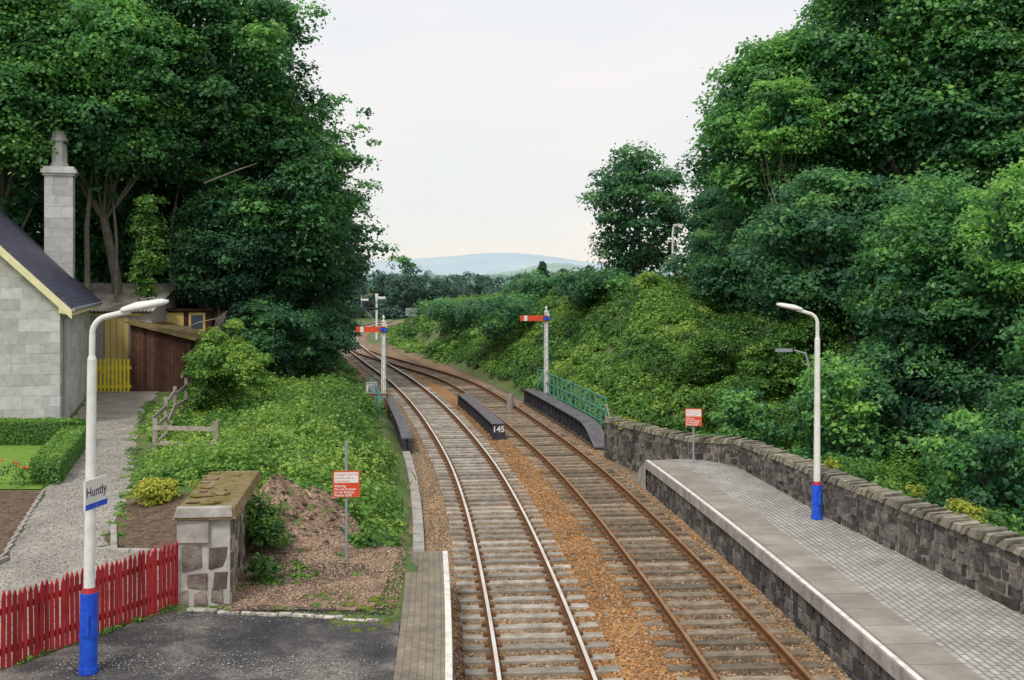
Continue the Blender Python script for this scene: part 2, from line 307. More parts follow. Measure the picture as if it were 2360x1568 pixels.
def track(name,offn,y0,y1,smat,topm,halfw=1.28,sp=.6):
    e=empty(name); mb=MB(); yy=np.arange(y0,y1,1.0)
    for sgn in (-1,1):
        c=sgn*.752
        sweep(mb,yy,c-.07,c+.07,.04,.065,0,offn); sweep(mb,yy,c-.014,c+.014,.06,.165,0,offn)
        sweep(mb,yy,c-.037,c+.037,.16,.193,0,offn); sweep(mb,yy,c-.032,c+.032,.190,.197,1,offn)
    mb.obj('rails',[M['rust'],topm],e)
    mb=MB(); ch=MB()
    y=y0
    while y<y1:
        o=float(offn(np.array([y]))[0]); p=P(o,y); s=float((xc(y+.25)-xc(y-.25))/.5)
        j=random.uniform(-.02,.02)
        mb.box((p[0],p[1]+j,-.045+random.uniform(-.012,.004)),(2*halfw+random.uniform(-.05,.05),.25,.17),-math.atan(s)+random.uniform(-.015,.015))
        for sgn in (-1,1):
            q=P(o+sgn*.752,y)
            for d in (-.11,.11):
                ch.box((q[0]+d,q[1]+j,.065),(.075,.15,.07),-math.atan(s))
        y+=sp
    mb.obj('sleepers',[smat],e,bevel=.012); ch.obj('rail_chairs',[M['rust']],e)
track('railway_track',lambda y:np.zeros_like(y),-6,165,M['sleeperc'],M['railtopL'])
track('railway_track',right_off,-6,100,M['sleeperw'],M['railtopR'])
mb=MB(); yy=23.6
while yy<42:
    sweep(mb,[yy,yy+.97],-2.22,-1.95,-.1,.08+random.uniform(-.01,.01)); yy+=1.0
mb.obj('cable_trough',[M['conc']],None,bevel=.01)
# ------------------------------------------------------------------ stone block faces
def blocks(mb,p0,p1,z0,z1a,z1b,nrow,lmin,lmax,proud=.03,mi=0,gap=.02,jit=.015,depth=.12,z0b=None):
    p0=Vector(p0);p1=Vector(p1); L=(p1-p0).length; d=(p1-p0)/L; nrm=Vector((d.y,-d.x))
    z0b=z0 if z0b is None else z0b
    hs=[random.uniform(.75,1.25) for _ in range(nrow)]; t=sum(hs); cum=[0]
    for h in hs: cum.append(cum[-1]+h/t)
    def pt(s,f,o):
        za=z0+(z0b-z0)*s/L; zb=z1a+(z1b-z1a)*s/L; q=p0+d*s+nrm*o
        return (q.x,q.y,za+(zb-za)*f)
    for r in range(nrow):
        s=-random.uniform(0,lmin)
        while s<L:
            l=random.uniform(lmin,lmax); a=max(s,0)+gap/2; b=min(s+l,L)-gap/2
            if b-a>.05:
                hh=(z1a-z0)*(cum[r+1]-cum[r]); g=gap/2/max(hh,.01)*(cum[r+1]-cum[r]); f0=cum[r]+g; f1=cum[r+1]-g
                J=lambda:random.uniform(-jit,jit); pr=proud*random.uniform(.5,1.4)
                fj=lambda:random.uniform(-jit,jit)*.9
                F0=[pt(a+abs(J()),f0+fj(),pr+J()*.5),pt(b-abs(J()),f0+fj(),pr+J()*.5)]
                F1=[pt(a+abs(J()),f1+fj(),pr+J()*.5),pt(b-abs(J()),f1+fj(),pr+J()*.5)]
                B0=[pt(b,f0,-depth),pt(a,f0,-depth)]; B1=[pt(b,f1,-depth),pt(a,f1,-depth)]
                mb.hex([F0[0],F0[1],B0[0],B0[1],F1[0],F1[1],B1[0],B1[1]],mi)
            s+=l
def wallbody(mb,pts,zb,zt,th,mi,inset=0):
    n=len(pts); 
    for i in range(n-1):
        a=Vector(pts[i]);b=Vector(pts[i+1]); d=(b-a).normalized(); nr=Vector((-d.y,d.x))
        a2=a+nr*th;b2=b+nr*th; a=a+nr*inset;b=b+nr*inset
        mb.hex([(a.x,a.y,zb[i]),(b.x,b.y,zb[i+1]),(b2.x,b2.y,zb[i+1]),(a2.x,a2.y,zb[i]),(a.x,a.y,zt[i]),(b.x,b.y,zt[i+1]),(b2.x,b2.y,zt[i+1]),(a2.x,a2.y,zt[i])],mi)
wp=[(3.35,40.8),(4.3,38),(5.5,35.2),(6.7,33.5),(7.35,26.5),(8.5,18.7),(9.6,11),(10.6,4)]
wt=[1.28,1.34,1.38,1.55,1.75,1.88,1.95,2.0]; wb=[-.1,.0,.3,.85,.85,.85,.85,.85]
e=empty('stone_parapet_wall'); mb=MB()
wallbody(mb,wp,[z-3.0 for z in wb],wt,.42,0,.0)
for i in range(len(wp)-1):
    blocks(mb,wp[i],wp[i+1],wb[i]-.1,wt[i],wt[i+1],6,.12,.48,.03,1,.03,.04,z0b=wb[i+1]-.1)
mb.obj('masonry',[M['mortar'],M['stone']],e,bevel=.012)
mb=MB()
for i in range(len(wp)-1):
    a=Vector(wp[i]);b=Vector(wp[i+1]);L=(b-a).length;d=(b-a)/L;nr=Vector((-d.y,d.x)); s=0
    while s<L-.05:
        w=random.uniform(.08,.18); z=wt[i]+(wt[i+1]-wt[i])*s/L; h=random.uniform(.13,.22); lean=.09+random.uniform(-.04,.05)
        o0=-.05+random.uniform(-.04,.02); o1=.47+random.uniform(-.03,.03)
        q=lambda ss,oo,zz:(a+d*ss+nr*oo).to_tuple()+(zz,)
        mb.hex([q(s,o0,z-.01),q(s+w*.98,o0,z-.01),q(s+w*.98,o1,z-.01),q(s,o1,z-.01),q(s+lean,o0+.03,z+h*.85),q(s+lean+w*.95,o0+.03,z+h*.85),q(s+lean+w*.95,o1-.05,z+h),q(s+lean,o1-.05,z+h)])
        s+=w
mb.obj('coping_stones',[M['coping']],e,bevel=.014)
# ------------------------------------------------------------------ right platform
e=empty('station_platform'); EU=4.95; py=np.arange(3,34.01,.5)
strip('edge_line',py,[EU,EU+.09],lambda x,y:.912,M['whiteworn'],parent=e)
strip('coping_slabs',py,[EU+.09,EU+.5,EU+.95],lambda x,y:.904,M['slab'],parent=e)
def uf(k,y):
    a=P(EU+.95,y); w=wallx(a[1])+.05; return (a[0]+(w-a[0])*k/6,a[1])
strip('block_paving',py,[0,1,2,3,4,5,6],lambda x,y:.9+.01*math.sin(x*2)*math.sin(y*.9),M['pav'],parent=e,ufun=uf)
mb=MB()
sweep(mb,py,EU-.02,EU+.6,.66,.898,0)
sweep(mb,py,EU+.07,EU+.6,-.3,.68,1)
mb.obj('concrete_edge',[M['conc'],M['mortar']],e)
mb=MB()
for i in range(len(py)-1):
    a=P(EU+.06,py[i+1]);b=P(EU+.06,py[i]); blocks(mb,a,b,-.12,.655,.655,3,.24,.5,.03,0,.03,.015)
mb.obj('stone_face',[M['stone']],e,bevel=.01)
mb=MB(); a=P(EU,34.0)
a2=(a[0]-.15,a[1]+1.7)
mb.add([(a[0],a[1],.9),(6.75,33.6,.9),(5.6,35.2,.85),(a2[0],a2[1],.12),(a[0],a[1],-.2),(a2[0],a2[1],-.2),(5.6,35.2,-.2)],[(0,1,2,3),(4,0,3,5),(5,3,2,6)],0)
mb.obj('end_ramp',[M['conc']],e)
# ------------------------------------------------------------------ left platform
e=empty('station_platform'); py2=np.arange(4,23.4,.4); EL=-1.5
strip('edge_line',py2,[EL-.1,EL],lambda x,y:.912,M['whiteworn'],parent=e)
strip('edge_paving',py2,[EL-.82,EL-.1],lambda x,y:.906,M['slabL'],parent=e)
mb=MB(); sweep(mb,py2,EL-.8,EL+.01,.7,.895,0); sweep(mb,py2,EL-.7,EL-.08,-.3,.72,1)
for i in range(len(py2)-1):
    a=P(EL-.07,py2[i]);b=P(EL-.07,py2[i+1]); blocks(mb,a,b,-.12,.69,.69,3,.24,.5,.03,2,.03,.015)
mb.obj('face',[M['conc'],M['mortar'],M['stone']],e)
mb=MB(); vs=[];ny=26
yy=np.linspace(4,18.9,ny)
for y in yy:
    xl=np.interp(y,[4,12.9,16,19.4],[-12,-8.9,-7.3,-5.6]); xr=P(EL-.82,y)[0]
    for k in range(9): 
        yk=y-(k/8)*.55*(y>17)*(y-17)/1.9
        vs.append((xl+(xr-xl)*k/8,yk,.9+.012*math.sin(k*1.7+y*1.3)))
mb.add(vs,[tuple(f) for f in grid_faces(9,ny)],0); mb.obj('asphalt',[M['asph']],e,smooth=True)
mb=MB(); x=-5.5
while x<-2.2:
    w=random.uniform(.2,.7); t=(x+5.5)/3.3
    if random.random()<.88: mb.box((x+w/2,19.0-.6*t+.06*math.sin(x*3),.895+random.uniform(-.015,.01)),(w*random.uniform(.8,.98),.11+random.uniform(-.04,.03),.06),-.18+random.uniform(-.08,.08),0,random.uniform(-.1,.1))
    x+=w
mb.obj('white_kerb',[M['kerbworn']],None,bevel=.015)
def drape(name,rows,m,nx=14,dz=.02,st=.3,wob=.15):
    rows=np.array(rows); yy=np.arange(rows[:,0].min(),rows[:,0].max()+.01,st); o=np.argsort(rows[:,0]); r=rows[o]
    V=[]
    for y in yy:
        xl=np.interp(y,r[:,0],r[:,1]);xr=np.interp(y,r[:,0],r[:,2]); xs=np.linspace(xl,xr,nx)+(fbm(np.linspace(0,1,nx)*0+3,np.full(nx,y*1.5))-.5)*wob
        V.append(np.c_[xs,np.full(nx,y),H(xs,np.full(nx,y))+dz])
    return np_mesh(name,np.concatenate(V),grid_faces(nx,len(yy)),m,smooth=True)
drape('gravel_path',[(8,-16,-10.9),(13,-14,-8.85),(16,-12.5,-7.35),(19.5,-10.2,-5.75),(21,-9.9,-5.7),(22.4,-9.95,-6.6),(23,-10.2,-8.2),(25.5,-11,-8.9),(29.8,-12.2,-10.0),(34.9,-13.9,-11.7),(42,-16.5,-13.9),(48,-18.3,-15.5),(55,-20.3,-17.2)],M['gravel'],nx=20,wob=.4)
drape('garden_soil',[(19.0,-16,-10.3),(21.9,-16,-9.95),(24.5,-16,-10.75),(29.2,-17,-12.15)],M['soil'],dz=.028)
drape('lawn',[(29.4,-20,-12.25),(32,-20,-12.9),(37.5,-22,-14.6)],M['lawn'],dz=.028)
drape('planting_bed',[(22.9,-8.0,-6.1),(23.8,-8.6,-5.9),(27.5,-9.4,-5.9)],M['soil'],dz=.034)
drape('earth_mound',[(19.1,-5.0,-2.35),(21,-5.2,-2.3),(22.8,-5.6,-2.25),(23.5,-6.2,-2.75),(28.5,-6.3,-3.1)],M['chips'],nx=60,dz=.03,st=.1,wob=.05)
mb=MB()
for y in np.arange(19.5,29.3,.5):
    xx=np.interp(y,[19,21.9,24.5,29.2],[-10.28,-9.93,-10.72,-12.12]); mb.box((xx,y,.97),(.06,.5,.1),.15 if y>22 else -.1)
for i in range(5): mb.box((-8.1-.16*i,22.95+i*.45,.98),(.13,.42,.12),.34)
for i in range(4): mb.box((-7.9+i*.42,22.75-.02*i,.98),(.4,.13,.11),-.05)
mb.obj('garden_kerb',[M['conc']],None,bevel=.01)
def scatter_stones(name,n,xr,yr,cols,sz,mask=None,zf=None):
    x=rng.uniform(*xr,n);y=rng.uniform(*yr,n)
    if mask is not None:
        k=mask(x,y); x=x[k];y=y[k]
    c=np.array(cols)[rng.integers(0,len(cols),len(x))]*rng.uniform(.6,1.3,(len(x),1))
    z=(H(x,y)+.03) if zf is None else np.full(len(x),zf)
    stones(name,np.c_[x,y,z],rng.uniform(sz[0],sz[1],len(x)),c)
mk=lambda x,y:(x<xc(y)-2.35)&(x>np.interp(y,[19,22.8,23.4],[-4.9,-5.3,-6.3]))
scatter_stones('wood_chippings',36000,(-6.3,-2.0),(19.2,28),[(.42,.28,.19),(.30,.20,.13),(.50,.38,.28),(.13,.085,.06)],(.010,.030),lambda x,y:mk(x,y)&(rng.random(len(x))<fbm(x*1.2,y*1.2)*1.4))
scatter_stones('earth_clods',900,(-6.3,-3.4),(22.2,27),[(.34,.23,.15),(.20,.13,.085),(.42,.30,.2),(.08,.05,.035)],(.03,.11),lambda x,y:mk(x,y)&(rng.random(len(x))<np.exp(-(((x+4.9)/1.3)**2+((y-24.2)/1.8)**2))))
scatter_stones('dark_cinders',9000,(-5.0,-2.0),(18.9,23),[(.06,.055,.05),(.10,.09,.08)],(.012,.03),lambda x,y:mk(x,y)&(fbm(x*.8+9,y*.8)>.47))
scatter_stones('path_pebbles',26000,(-16,-6),(16,44),[(.33,.30,.27),(.46,.43,.38),(.22,.19,.16)],(.010,.022),lambda x,y:(x>np.interp(y,[16,21.7,25.5,30,42],[-11,-9.9,-11,-12.2,-16]))&(x<np.interp(y,[16,19.5,22.5,23,25.5,30,42],[-7.6,-5.9,-6.4,-8.2,-9,-10.1,-14])))
scatter_stones('loose_grit',16000,(-7.2,-1.9),(14.5,18.9),[(.42,.42,.42),(.30,.29,.28),(.5,.49,.46),(.2,.17,.12)],(.006,.016),lambda x,y:(x>np.interp(y,[14,19],[-7.6,-5.6]))&(rng.random(len(x))<np.exp(-((y-16.0+.06*x)/.35)**2)*(fbm(x*1.5,y*2)>.36)+.13*(fbm(x*.9+5,y*.9)>.5)+.35*np.exp(-((y-18.6)/.25)**2)),zf=.912)
# ------------------------------------------------------------------ pillar wall at left
e=empty('stone_gate_pillar'); mb=MB()
c0,c1,c2,c3=(-5.72,19.35),(-4.86,19.45),(-5.35,22.8),(-6.1,22.75)
mb.hex([(*c0,.3),(*c1,.3),(*c2,.3),(*c3,.3),(*c0,2.35),(*c1,2.35),(*c2,2.35),(*c3,2.35)],0)
blocks(mb,c0,c1,.85,1.9,1.9,3,.26,.5,.03,1,.05,.05); blocks(mb,c1,c2,.85,2.3,2.3,5,.3,.6,.03,1,.04,.04)
mb.hex([(-5.74,19.31,1.95),(-5.2,19.33,1.95),(-5.2,19.5,1.95),(-5.74,19.5,1.95),(-5.74,19.31,2.34),(-5.2,19.33,2.34),(-5.2,19.5,2.34),(-5.74,19.5,2.34)],2)
mb.obj('masonry',[M['mortarlt'],M['stonep'],M['conc']],e,bevel=.02)
mb=MB(); mb.hex([(-5.8,19.22,2.36),(-4.72,19.32,2.36),(-5.12,23.1,2.36),(-6.18,22.95,2.36),(-5.74,19.28,2.54),(-4.78,19.38,2.54),(-5.16,23.05,2.56),(-6.13,22.9,2.56)],0)
mb.hex([(-5.76,19.20,2.40),(-4.78,19.30,2.40),(-4.82,19.5,2.40),(-5.78,19.4,2.40),(-5.72,19.22,2.565),(-4.81,19.32,2.565),(-4.83,19.48,2.57),(-5.76,19.4,2.57)],1)
for i in range(18):
    t=random.random(); x0=-5.7-.4*t; mb.box((x0+random.uniform(.05,.75),19.5+3.2*t,2.57),(random.uniform(.08,.28),random.uniform(.1,.3),random.uniform(.02,.05)),random.random()*3,0)
mb.obj('capstone',[M['mossy'],M['conc']],e,bevel=.02)
# ------------------------------------------------------------------ red picket fence
e=empty('red_picket_fence'); mb=MB(); rails=MB()
A=Vector((-5.72,19.25));B=Vector((-10.6,9.6)); mid=Vector((-7.35,15.95)); pts=[A,mid,B]
for i in range(2):
    a,b=pts[i],pts[i+1]; L=(b-a).length; d=(b-a)/L; ang=math.atan2(d.y,d.x); nr=Vector((-d.y,d.x)); s=.0
    while s<L:
        h=1.1+random.uniform(-.035,.035); q=a+d*s; w=.033; t=.011; j=random.uniform(-.006,.006); ln=random.uniform(-.016,.016)
        pr=[]
        for side in (-t,t):
            o=nr*(side+j); base=q+o
            pr+= [(*(base-d*w),.9),(*(base+d*w),.9),(*(base+d*(w+ln)),.9+h-.09),(*(base+d*ln),.9+h),(*(base-d*(w-ln)),.9+h-.09)]
        mb.add(pr,[(0,1,2,3,4),(9,8,7,6,5)]+[(k,5+k,5+(k+1)%5,(k+1)%5) for k in range(5)],0); s+=.098+random.uniform(-.006,.006)
    for z in (1.15,1.72):
        c=(a+b)/2-nr*.035*1; rails.box((c.x,c.y,z),(L,.045,.09),ang)
    s=.5
    while s<L: q=a+d*s-nr*.09; rails.box((q.x,q.y,1.35),(.09,.09,.95),ang); s+=2.3
mb.obj('pickets',[M['redisl']],e); rails.obj('rails_and_posts',[M['red']],e)
# ------------------------------------------------------------------ lamps
def lamp(name,x,y,z0,blueh,top,dirx,diry,armx,lean=0,r=.085,lk=1.0):
    e=empty(name,(x,y,z0)); mb=MB(); Hh=top-z0
    mb.tube([(0,0,0),(0,0,blueh)],r*1.45,16,1); mb.tube([(0,0,0),(0,0,.08)],r*1.6,16,1)
    mb.tube([(0,0,blueh*.45),(0,0,blueh*.45+.05)],r*1.55,16,1); mb.box((0,-r*1.4,blueh*.62),(.1,.05,.3),0,1)
    mb.tube([(0,0,blueh),(0,0,blueh+.07)],[r*1.35,r*1.0],16,2)
    mb.tube([(0,0,blueh+.07),(0,0,Hh-.66),(0,0,Hh-.60),(0,0,Hh-.3)],[r*.92,r*.74,r*.5,r*.5],14,0)
    arc=[(0,0,Hh-.3)]
    for k in range(1,8):
        a=k/7*math.pi*.42; arc.append((dirx*(.22-.22*math.cos(a)),diry*(.22-.22*math.cos(a)),Hh-.3+.25*math.sin(a)))
    arc.append((dirx*armx*.75,diry*armx*.75,Hh+.03)); 
    mb.tube(arc,r*.48,10,0)
    mb.obj('column',[M['white'],M['blue'],M['red']],e,smooth=False)
    mb=MB(); secs=[(armx*.55,.05,.035),(armx*.62,.07,.05),(armx*.85,.12,.075),(armx*1.35,.11,.06),(armx*1.5,.05,.025)]
    vs=[];sg=10
    for t,w,h in secs:
        w*=lk;h*=lk
        for k in range(sg):
            a=2*math.pi*k/sg; yy=w*math.cos(a); zz=h*math.sin(a); zz=zz if zz>0 else zz*.6
            zc=Hh+.03+(t-armx*.55)*.2
            vs.append((dirx*t-diry*yy,diry*t+dirx*yy,zc+zz))
    fs=[(i*sg+k,i*sg+(k+1)%sg,(i+1)*sg+(k+1)%sg,(i+1)*sg+k) for i in range(len(secs)-1) for k in range(sg)]+[tuple(range(sg))[::-1],tuple((len(secs)-1)*sg+k for k in range(sg))]
    mb.add(vs,fs,0); mb.obj('lantern',[M['white']],e,smooth=True)
    e.rotation_euler=(0,lean,0); return e
lamp('platform_lamp',-6.01,16.0,.9,1.14,6.0,.95,.25,.7,lean=.012,lk=1.15)
lamp('platform_lamp',7.08,26.2,.9,.8,5.72,-1,.1,.62,lean=.003,lk=1.1)
sg=empty('station_name_sign',(-5.88,15.93,3.46)); mb=MB()
mb.box((0,0,.0),(.56,.025,.42),0,0); mb.box((0,-.0145,-.165),(.56,.004,.075),0,1)
mb.box((-.02,.03,.1),(.3,.03,.03),0,2); mb.box((-.02,.03,-.1),(.3,.03,.03),0,2)
o=mb.obj('board',[M['white'],M['blue'],M['grey']],sg); text('Huntly',.19,(0,-.0155,.03),0,M['black'],sg,bold=.002)
text('=',.05,(0,-.0185,-.165),0,M['white'],sg)
sg.rotation_euler=(0,0,math.radians(79))
# ------------------------------------------------------------------ warning signs
def warn(x,y,zb,ztop,z0,z1,w):
    e=empty('warning_sign',(x,y,zb)); mb=MB(); mb.tube([(0,.03,-.1),(0,.03,ztop-zb)],.03,10,0); mb.obj('post',[M['grey']],e)
    h=z1-z0; zc=(z0+z1)/2-zb; mb=MB(); mb.box((0,-.012,zc),(w,.02,h),0,0); mb.box((0,-.024,zc+h*.25),(w*.9,.004,h*.40),0,1)
    for zz in (-.15,.15): mb.box((0,.015,zc+zz),(.12,.03,.03),0,2)
    mb.obj('panel',[M['signred'],M['white'],M['grey']],e)
    for i,t in enumerate(('Passengers must not','pass this point or','cross the line')): text(t,h*.105,(-w*.42,-.0275,zc+h*.365-i*h*.125),0,M['signred'],e,'LEFT')
    for i,t in enumerate(('Warning','Do not trespass','on the Railway','Penalty £200')): text(t,h*.125,(-w*.44,-.0245,zc-h*.075-i*h*.118),0,M['white'],e,'LEFT',bold=.0015)
    e.rotation_euler=(0,0,-math.atan2(x,y)*.6)
warn(-3.24,22.06,.9,3.29,2.21,2.72,.52)
warn(5.47,34.0,.9,2.5,2.03,2.55,.5)
# ------------------------------------------------------------------ semaphores
def semaphore(x,y,zb,zt,za,arm=1.3):
    e=empty('semaphore_signal',(x,y,zb)); h=zt-zb; mb=MB(); a=za-zb
    for sx in (-1,1):
        for sy in (-1,1): mb.tube([(sx*.10,sy*.10,-.5),(sx*.065,sy*.065,h)],.02,6,0)
    k=0;z=0
    while z<h-.3:
        w0=.10-.035*z/h; s=1 if k%2 else -1
        for f in (-1,1):
            mb.tube([(-s*w0,f*w0,z),(s*w0,f*w0,z+.28)],.012,5,0); mb.tube([(f*w0,-s*w0,z),(f*w0,s*w0,z+.28)],.012,5,0)
        z+=.28;k+=1
    mb.box((0,0,h*.5),(.09,.09,h),0,0)
    mb.box((0,0,.05),(.34,.34,.2),0,3); mb.tube([(0,0,h),(0,0,h+.06),(0,0,h+.10),(0,0,h+.2),(0,0,h+.34)],[.1,.1,.03,.07,.005],10,0)
    mb.obj('post',[M['white'],M['grey'],M['red'],M['black']],e)
    mb=MB(); mb.box((-arm*.5-.02,-.14,a),(arm,.02,.27),0,0); mb.box((-arm*.80,-.153,a),(.16,.006,.272),0,1)
    mb.box((.0,-.13,a),(.20,.05,.30),0,0)
    mb.obj('arm',[M['signred'],M['white']],e)
    mb=MB(); mb.tube([(-.06,-.19,a),(-.06,-.12,a)],.12,14,0); mb.tube([(.13,-.19,a-.02),(.13,-.12,a-.02)],.12,14,0)
    mb.tube([(-.06,-.20,a),(-.06,-.185,a)],.09,14,1); mb.tube([(.13,-.20,a-.02),(.13,-.185,a-.02)],.09,14,1)
    mb.box((.08,.05,a+.1),(.18,.2,.28),0,2); mb.box((.08,.05,a+.3),(.1,.12,.1),0,2)
    mb.obj('spectacle_and_lamp',[M['black'],M['blue'],M['white']],e)
    mb=MB()
    for sx in (-.13,.13): mb.tube([(sx+.0,.65,-.3),(sx,.25,a-.4)],.014,5,0)
    z=0
    while z<a-.5: t=z/(a); mb.tube([(-.13,.65-.4*t,z),(.13,.65-.4*t,z)],.01,5,0); z+=.28
    mb.box((0,.3,a-.42),(.6,.5,.03),0,0); mb.obj('ladder',[M['grey']],e)
semaphore(-6.26,55,0,4.35,3.98)
semaphore(1.73,57,.3,4.75,4.45)
e=empty('bracket_signal',(-14.4,120,0)); mb=MB()
mb.box((0,0,2.2),(.2,.2,4.6),0,2); mb.box((-.7,0,3.25),(2.2,.5,.12),0,1); mb.box((-1.6,0,3.9),(.14,.14,1.3),0,0); mb.box((-.9,0,3.9),(.1,.1,.9),0,1)
for x in (-1.7,-1.2,-.7,-.2,.3): mb.box((x,-.25,3.6),(.05,.05,.7),0,1)
mb.box((-.7,-.25,3.95),(2.2,.05,.06),0,1)
mb.box((.5,-.12,4.35),(.9,.05,.26),0,2); mb.box((-1.25,-.12,4.15),(.8,.05,.22),0,2); mb.box((0,0,4.6),(.3,.3,.4),0,2)
mb.tube([(0,0,1.6),(-1.3,0,3.2)],.05,6,0); mb.obj('structure',[M['grey'],M['black'],M['white']],e)
mb=MB(); mb.box((-6.75,54.2,.95),(.5,.4,.95),.2,0); mb.box((-6.75,54.2,1.44),(.56,.46,.05),.2,1); mb.box((-6.68,53.98,1.0),(.4,.02,.7),.2,1); mb.box((-6.75,54.2,.35),(.3,.3,.5),.2,1)
mb.obj('lineside_cabinet',[M['white'],M['grey']],None,bevel=.01)
mb=MB(); mb.box((-10.5,118,2.9),(1.2,.8,.8),0,0); mb.box((-10.5,118,2.2),(.15,.15,1.6),0,0); mb.obj('relay_cabinet',[M['grey']])
mb=MB()
for x in np.linspace(-8.2,-5.7,5): mb.box((x,51.5,.7),(.07,.07,1.0))
for z in (.75,1.15): mb.box((-6.95,51.46,z),(2.6,.05,.08))
mb.obj('lineside_rail_fence',[M['rust']])
# ------------------------------------------------------------------ girders
def girder(name,ys,u,w,ztop,label=None):
    e=empty(name); mb=MB(); zt=np.broadcast_to(ztop,ys.shape)
    sweep(mb,ys,u-w/2,u+w/2,zt-.05,zt,1); sweep(mb,ys,u-.05,u+.05,-.4,zt-.048); sweep(mb,ys,u-w/2,u+w/2,-.2,-.06)
    for i,y in enumerate(ys):
        z=float(zt[i])-.05
        if z>.1: sweep(mb,[y,y+.04],u-w/2+.03,u+w/2-.03,-.07,z)
    mb.obj('plate_girder',[M['black'],M['flange']],e)
    if label:
        y=ys[0]; s=float((xc(y+.5)-xc(y-.5))); a=math.atan(s)
        mb=MB(); p=P(u,y-.02); mb.box((p[0],p[1],float(zt[0])/2-.04),(w,.04,float(zt[0])+.07),a*-1); mb.obj('end_plate',[M['black']],e)
        q=P(u,y-.047); text(label,.33,(q[0]+.0,q[1],float(zt[0])*.66),-a,M['white'],e,bold=.008)
    return e
girder('bridge_girder',np.arange(44.8,57,.9),1.75,.52,.66,'145')
ygl=np.arange(42,57,.9); girder('bridge_girder',ygl,-2.05,.42,np.interp(ygl,[42,43.5],[.58,.70]))
ygr=np.arange(42,58,.8); girder('bridge_girder',ygr,5.35,.66,np.interp(ygr,[42,42.8,43.6,44.6],[.08,.35,.62,.76]))
def railing(name,u,y0,y1,zt,zb=0,n=10,m='green'):
    mb=MB(); ys=np.linspace(y0,y1,n)
    for i,y in enumerate(ys):
        p=P(u,y); mb.box((p[0],p[1],(zt[0]+zb)/2),(.07,.07,zt[0]-zb),.1)
    for f in (1,.66,.33):
        q=[(*P(u,y),zb+(zt[0]-zb)*f) for y in ys]; mb.tube(q,.03,6,0)
    mb.obj(name,[M[m]])
railing('bridge_railing',5.95,44,58,(1.7,),.2,16)
railing('bridge_railing',-2.75,50,58,(1.4,),.1,8)
mb=MB()
q0=P(5.95,44);q1=P(5.2,41.6)
for f in (1.45,1.0,.6): mb.tube([(q0[0],q0[1],f),(q1[0]+.5,q1[1],f-.75)],.035,6,0)
mb.box((q1[0]+.5,q1[1],.35),(.09,.09,.8),0,0); mb.obj('wooden_handrail',[M['oldwood']])
mb=MB(); sweep(mb,np.arange(42.5,58.1,1),5.05,6.6,-.3,.06,0); mb.obj('bridge_deck',[M['soil']])
mb=MB(); mb.tube([(-.1,55.5,-.2),(-.08,55.5,.75)],[.2,.17],9,0); mb.obj('tree_stump',[M['oldwood']])
# ------------------------------------------------------------------ old wooden fence
e=empty('wooden_rail_fence'); mb=MB()
mb.box((-10.75,34,1.45),(.14,.14,1.6),.1); mb.box((-8.85,33.7,1.4),(.15,.15,1.6),.05)
for z in (1.98,1.52,1.10): mb.box((-9.8,33.8,z),(2.0,.05,.13),-.15,0,0,random.uniform(-.02,.02))
pts=[(-10.9,34.2),(-11.5,37.5),(-12.4,41.5),(-13.0,45)]
for i,(a,b) in enumerate(zip(pts[:-1],pts[1:])):
    mb.box((b[0],b[1],1.75),(.12,.12,1.5),.2,0,.05*(-1)**i)
    for z in (1.3,1.75,2.2):
        L=math.dist(a,b); mb.box(((a[0]+b[0])/2,(a[1]+b[1])/2,z+random.uniform(-.12,.12)),(L,.05,.13),math.atan2(b[1]-a[1],b[0]-a[0]),0,0,random.uniform(-.06,.06))
mb.obj('posts_and_rails',[M['oldwood']],e)
# ------------------------------------------------------------------ station house
e=empty('stone_station_house'); P0=Vector((-16.6,41.4)); d=Vector((-.275,.961)).normalized(); f=Vector((-.961,-.275)).normalized()
def L3(t,s,z): q=P0+f*t+d*s; return (q.x,q.y,z)
EZ=5.72; SL=.97; WG=8.4; LN=13.2
mb=MB()
mb.add([L3(0,0,.5),L3(WG,0,.5),L3(WG,0,EZ),L3(WG/2,0,EZ+SL*WG/2),L3(0,0,EZ),L3(0,LN,.5),L3(WG,LN,.5),L3(WG,LN,EZ),L3(WG/2,LN,EZ+SL*WG/2),L3(0,LN,EZ)],
 [(0,4,3,2,1),(5,6,7,8,9),(0,5,9,4),(1,2,7,6)],0)
def p2(t,s): q=P0+f*t+d*s; return (q.x,q.y)
blocks(mb,p2(WG,-.0),p2(.0,-.0),.9,EZ,EZ,12,.5,1.2,.006,1,.012,0.001,.03)
blocks(mb,p2(0,0),p2(0,LN),.9,EZ,EZ,12,.5,1.2,.006,1,.012,0.001,.03)
z=EZ
while z<EZ+SL*WG/2-.5:
    ins=(z+.4-EZ)/SL+.05
    blocks(mb,p2(WG-ins,0),p2(ins,0),z,z+.4,z+.4,1,.5,1.1,.006,1,.012,.001,.03); z+=.4
for i in range(12): 
    z=1.0+i*.39; l=.55 if i%2 else .32
    blocks(mb,p2(l,-.012),p2(-.012,-.012),z,z+.385,z+.385,1,2,3,.008,1,.01,0,.05); blocks(mb,p2(-.012,-.012),p2(-.012,.87-l),z,z+.385,z+.385,1,2,3,.008,1,.01,0,.05)
mb.obj('walls',[M['mortarlt'],M['granite']],e)
mb=MB(); ov=.45; s0=-.35; s1=LN+.3
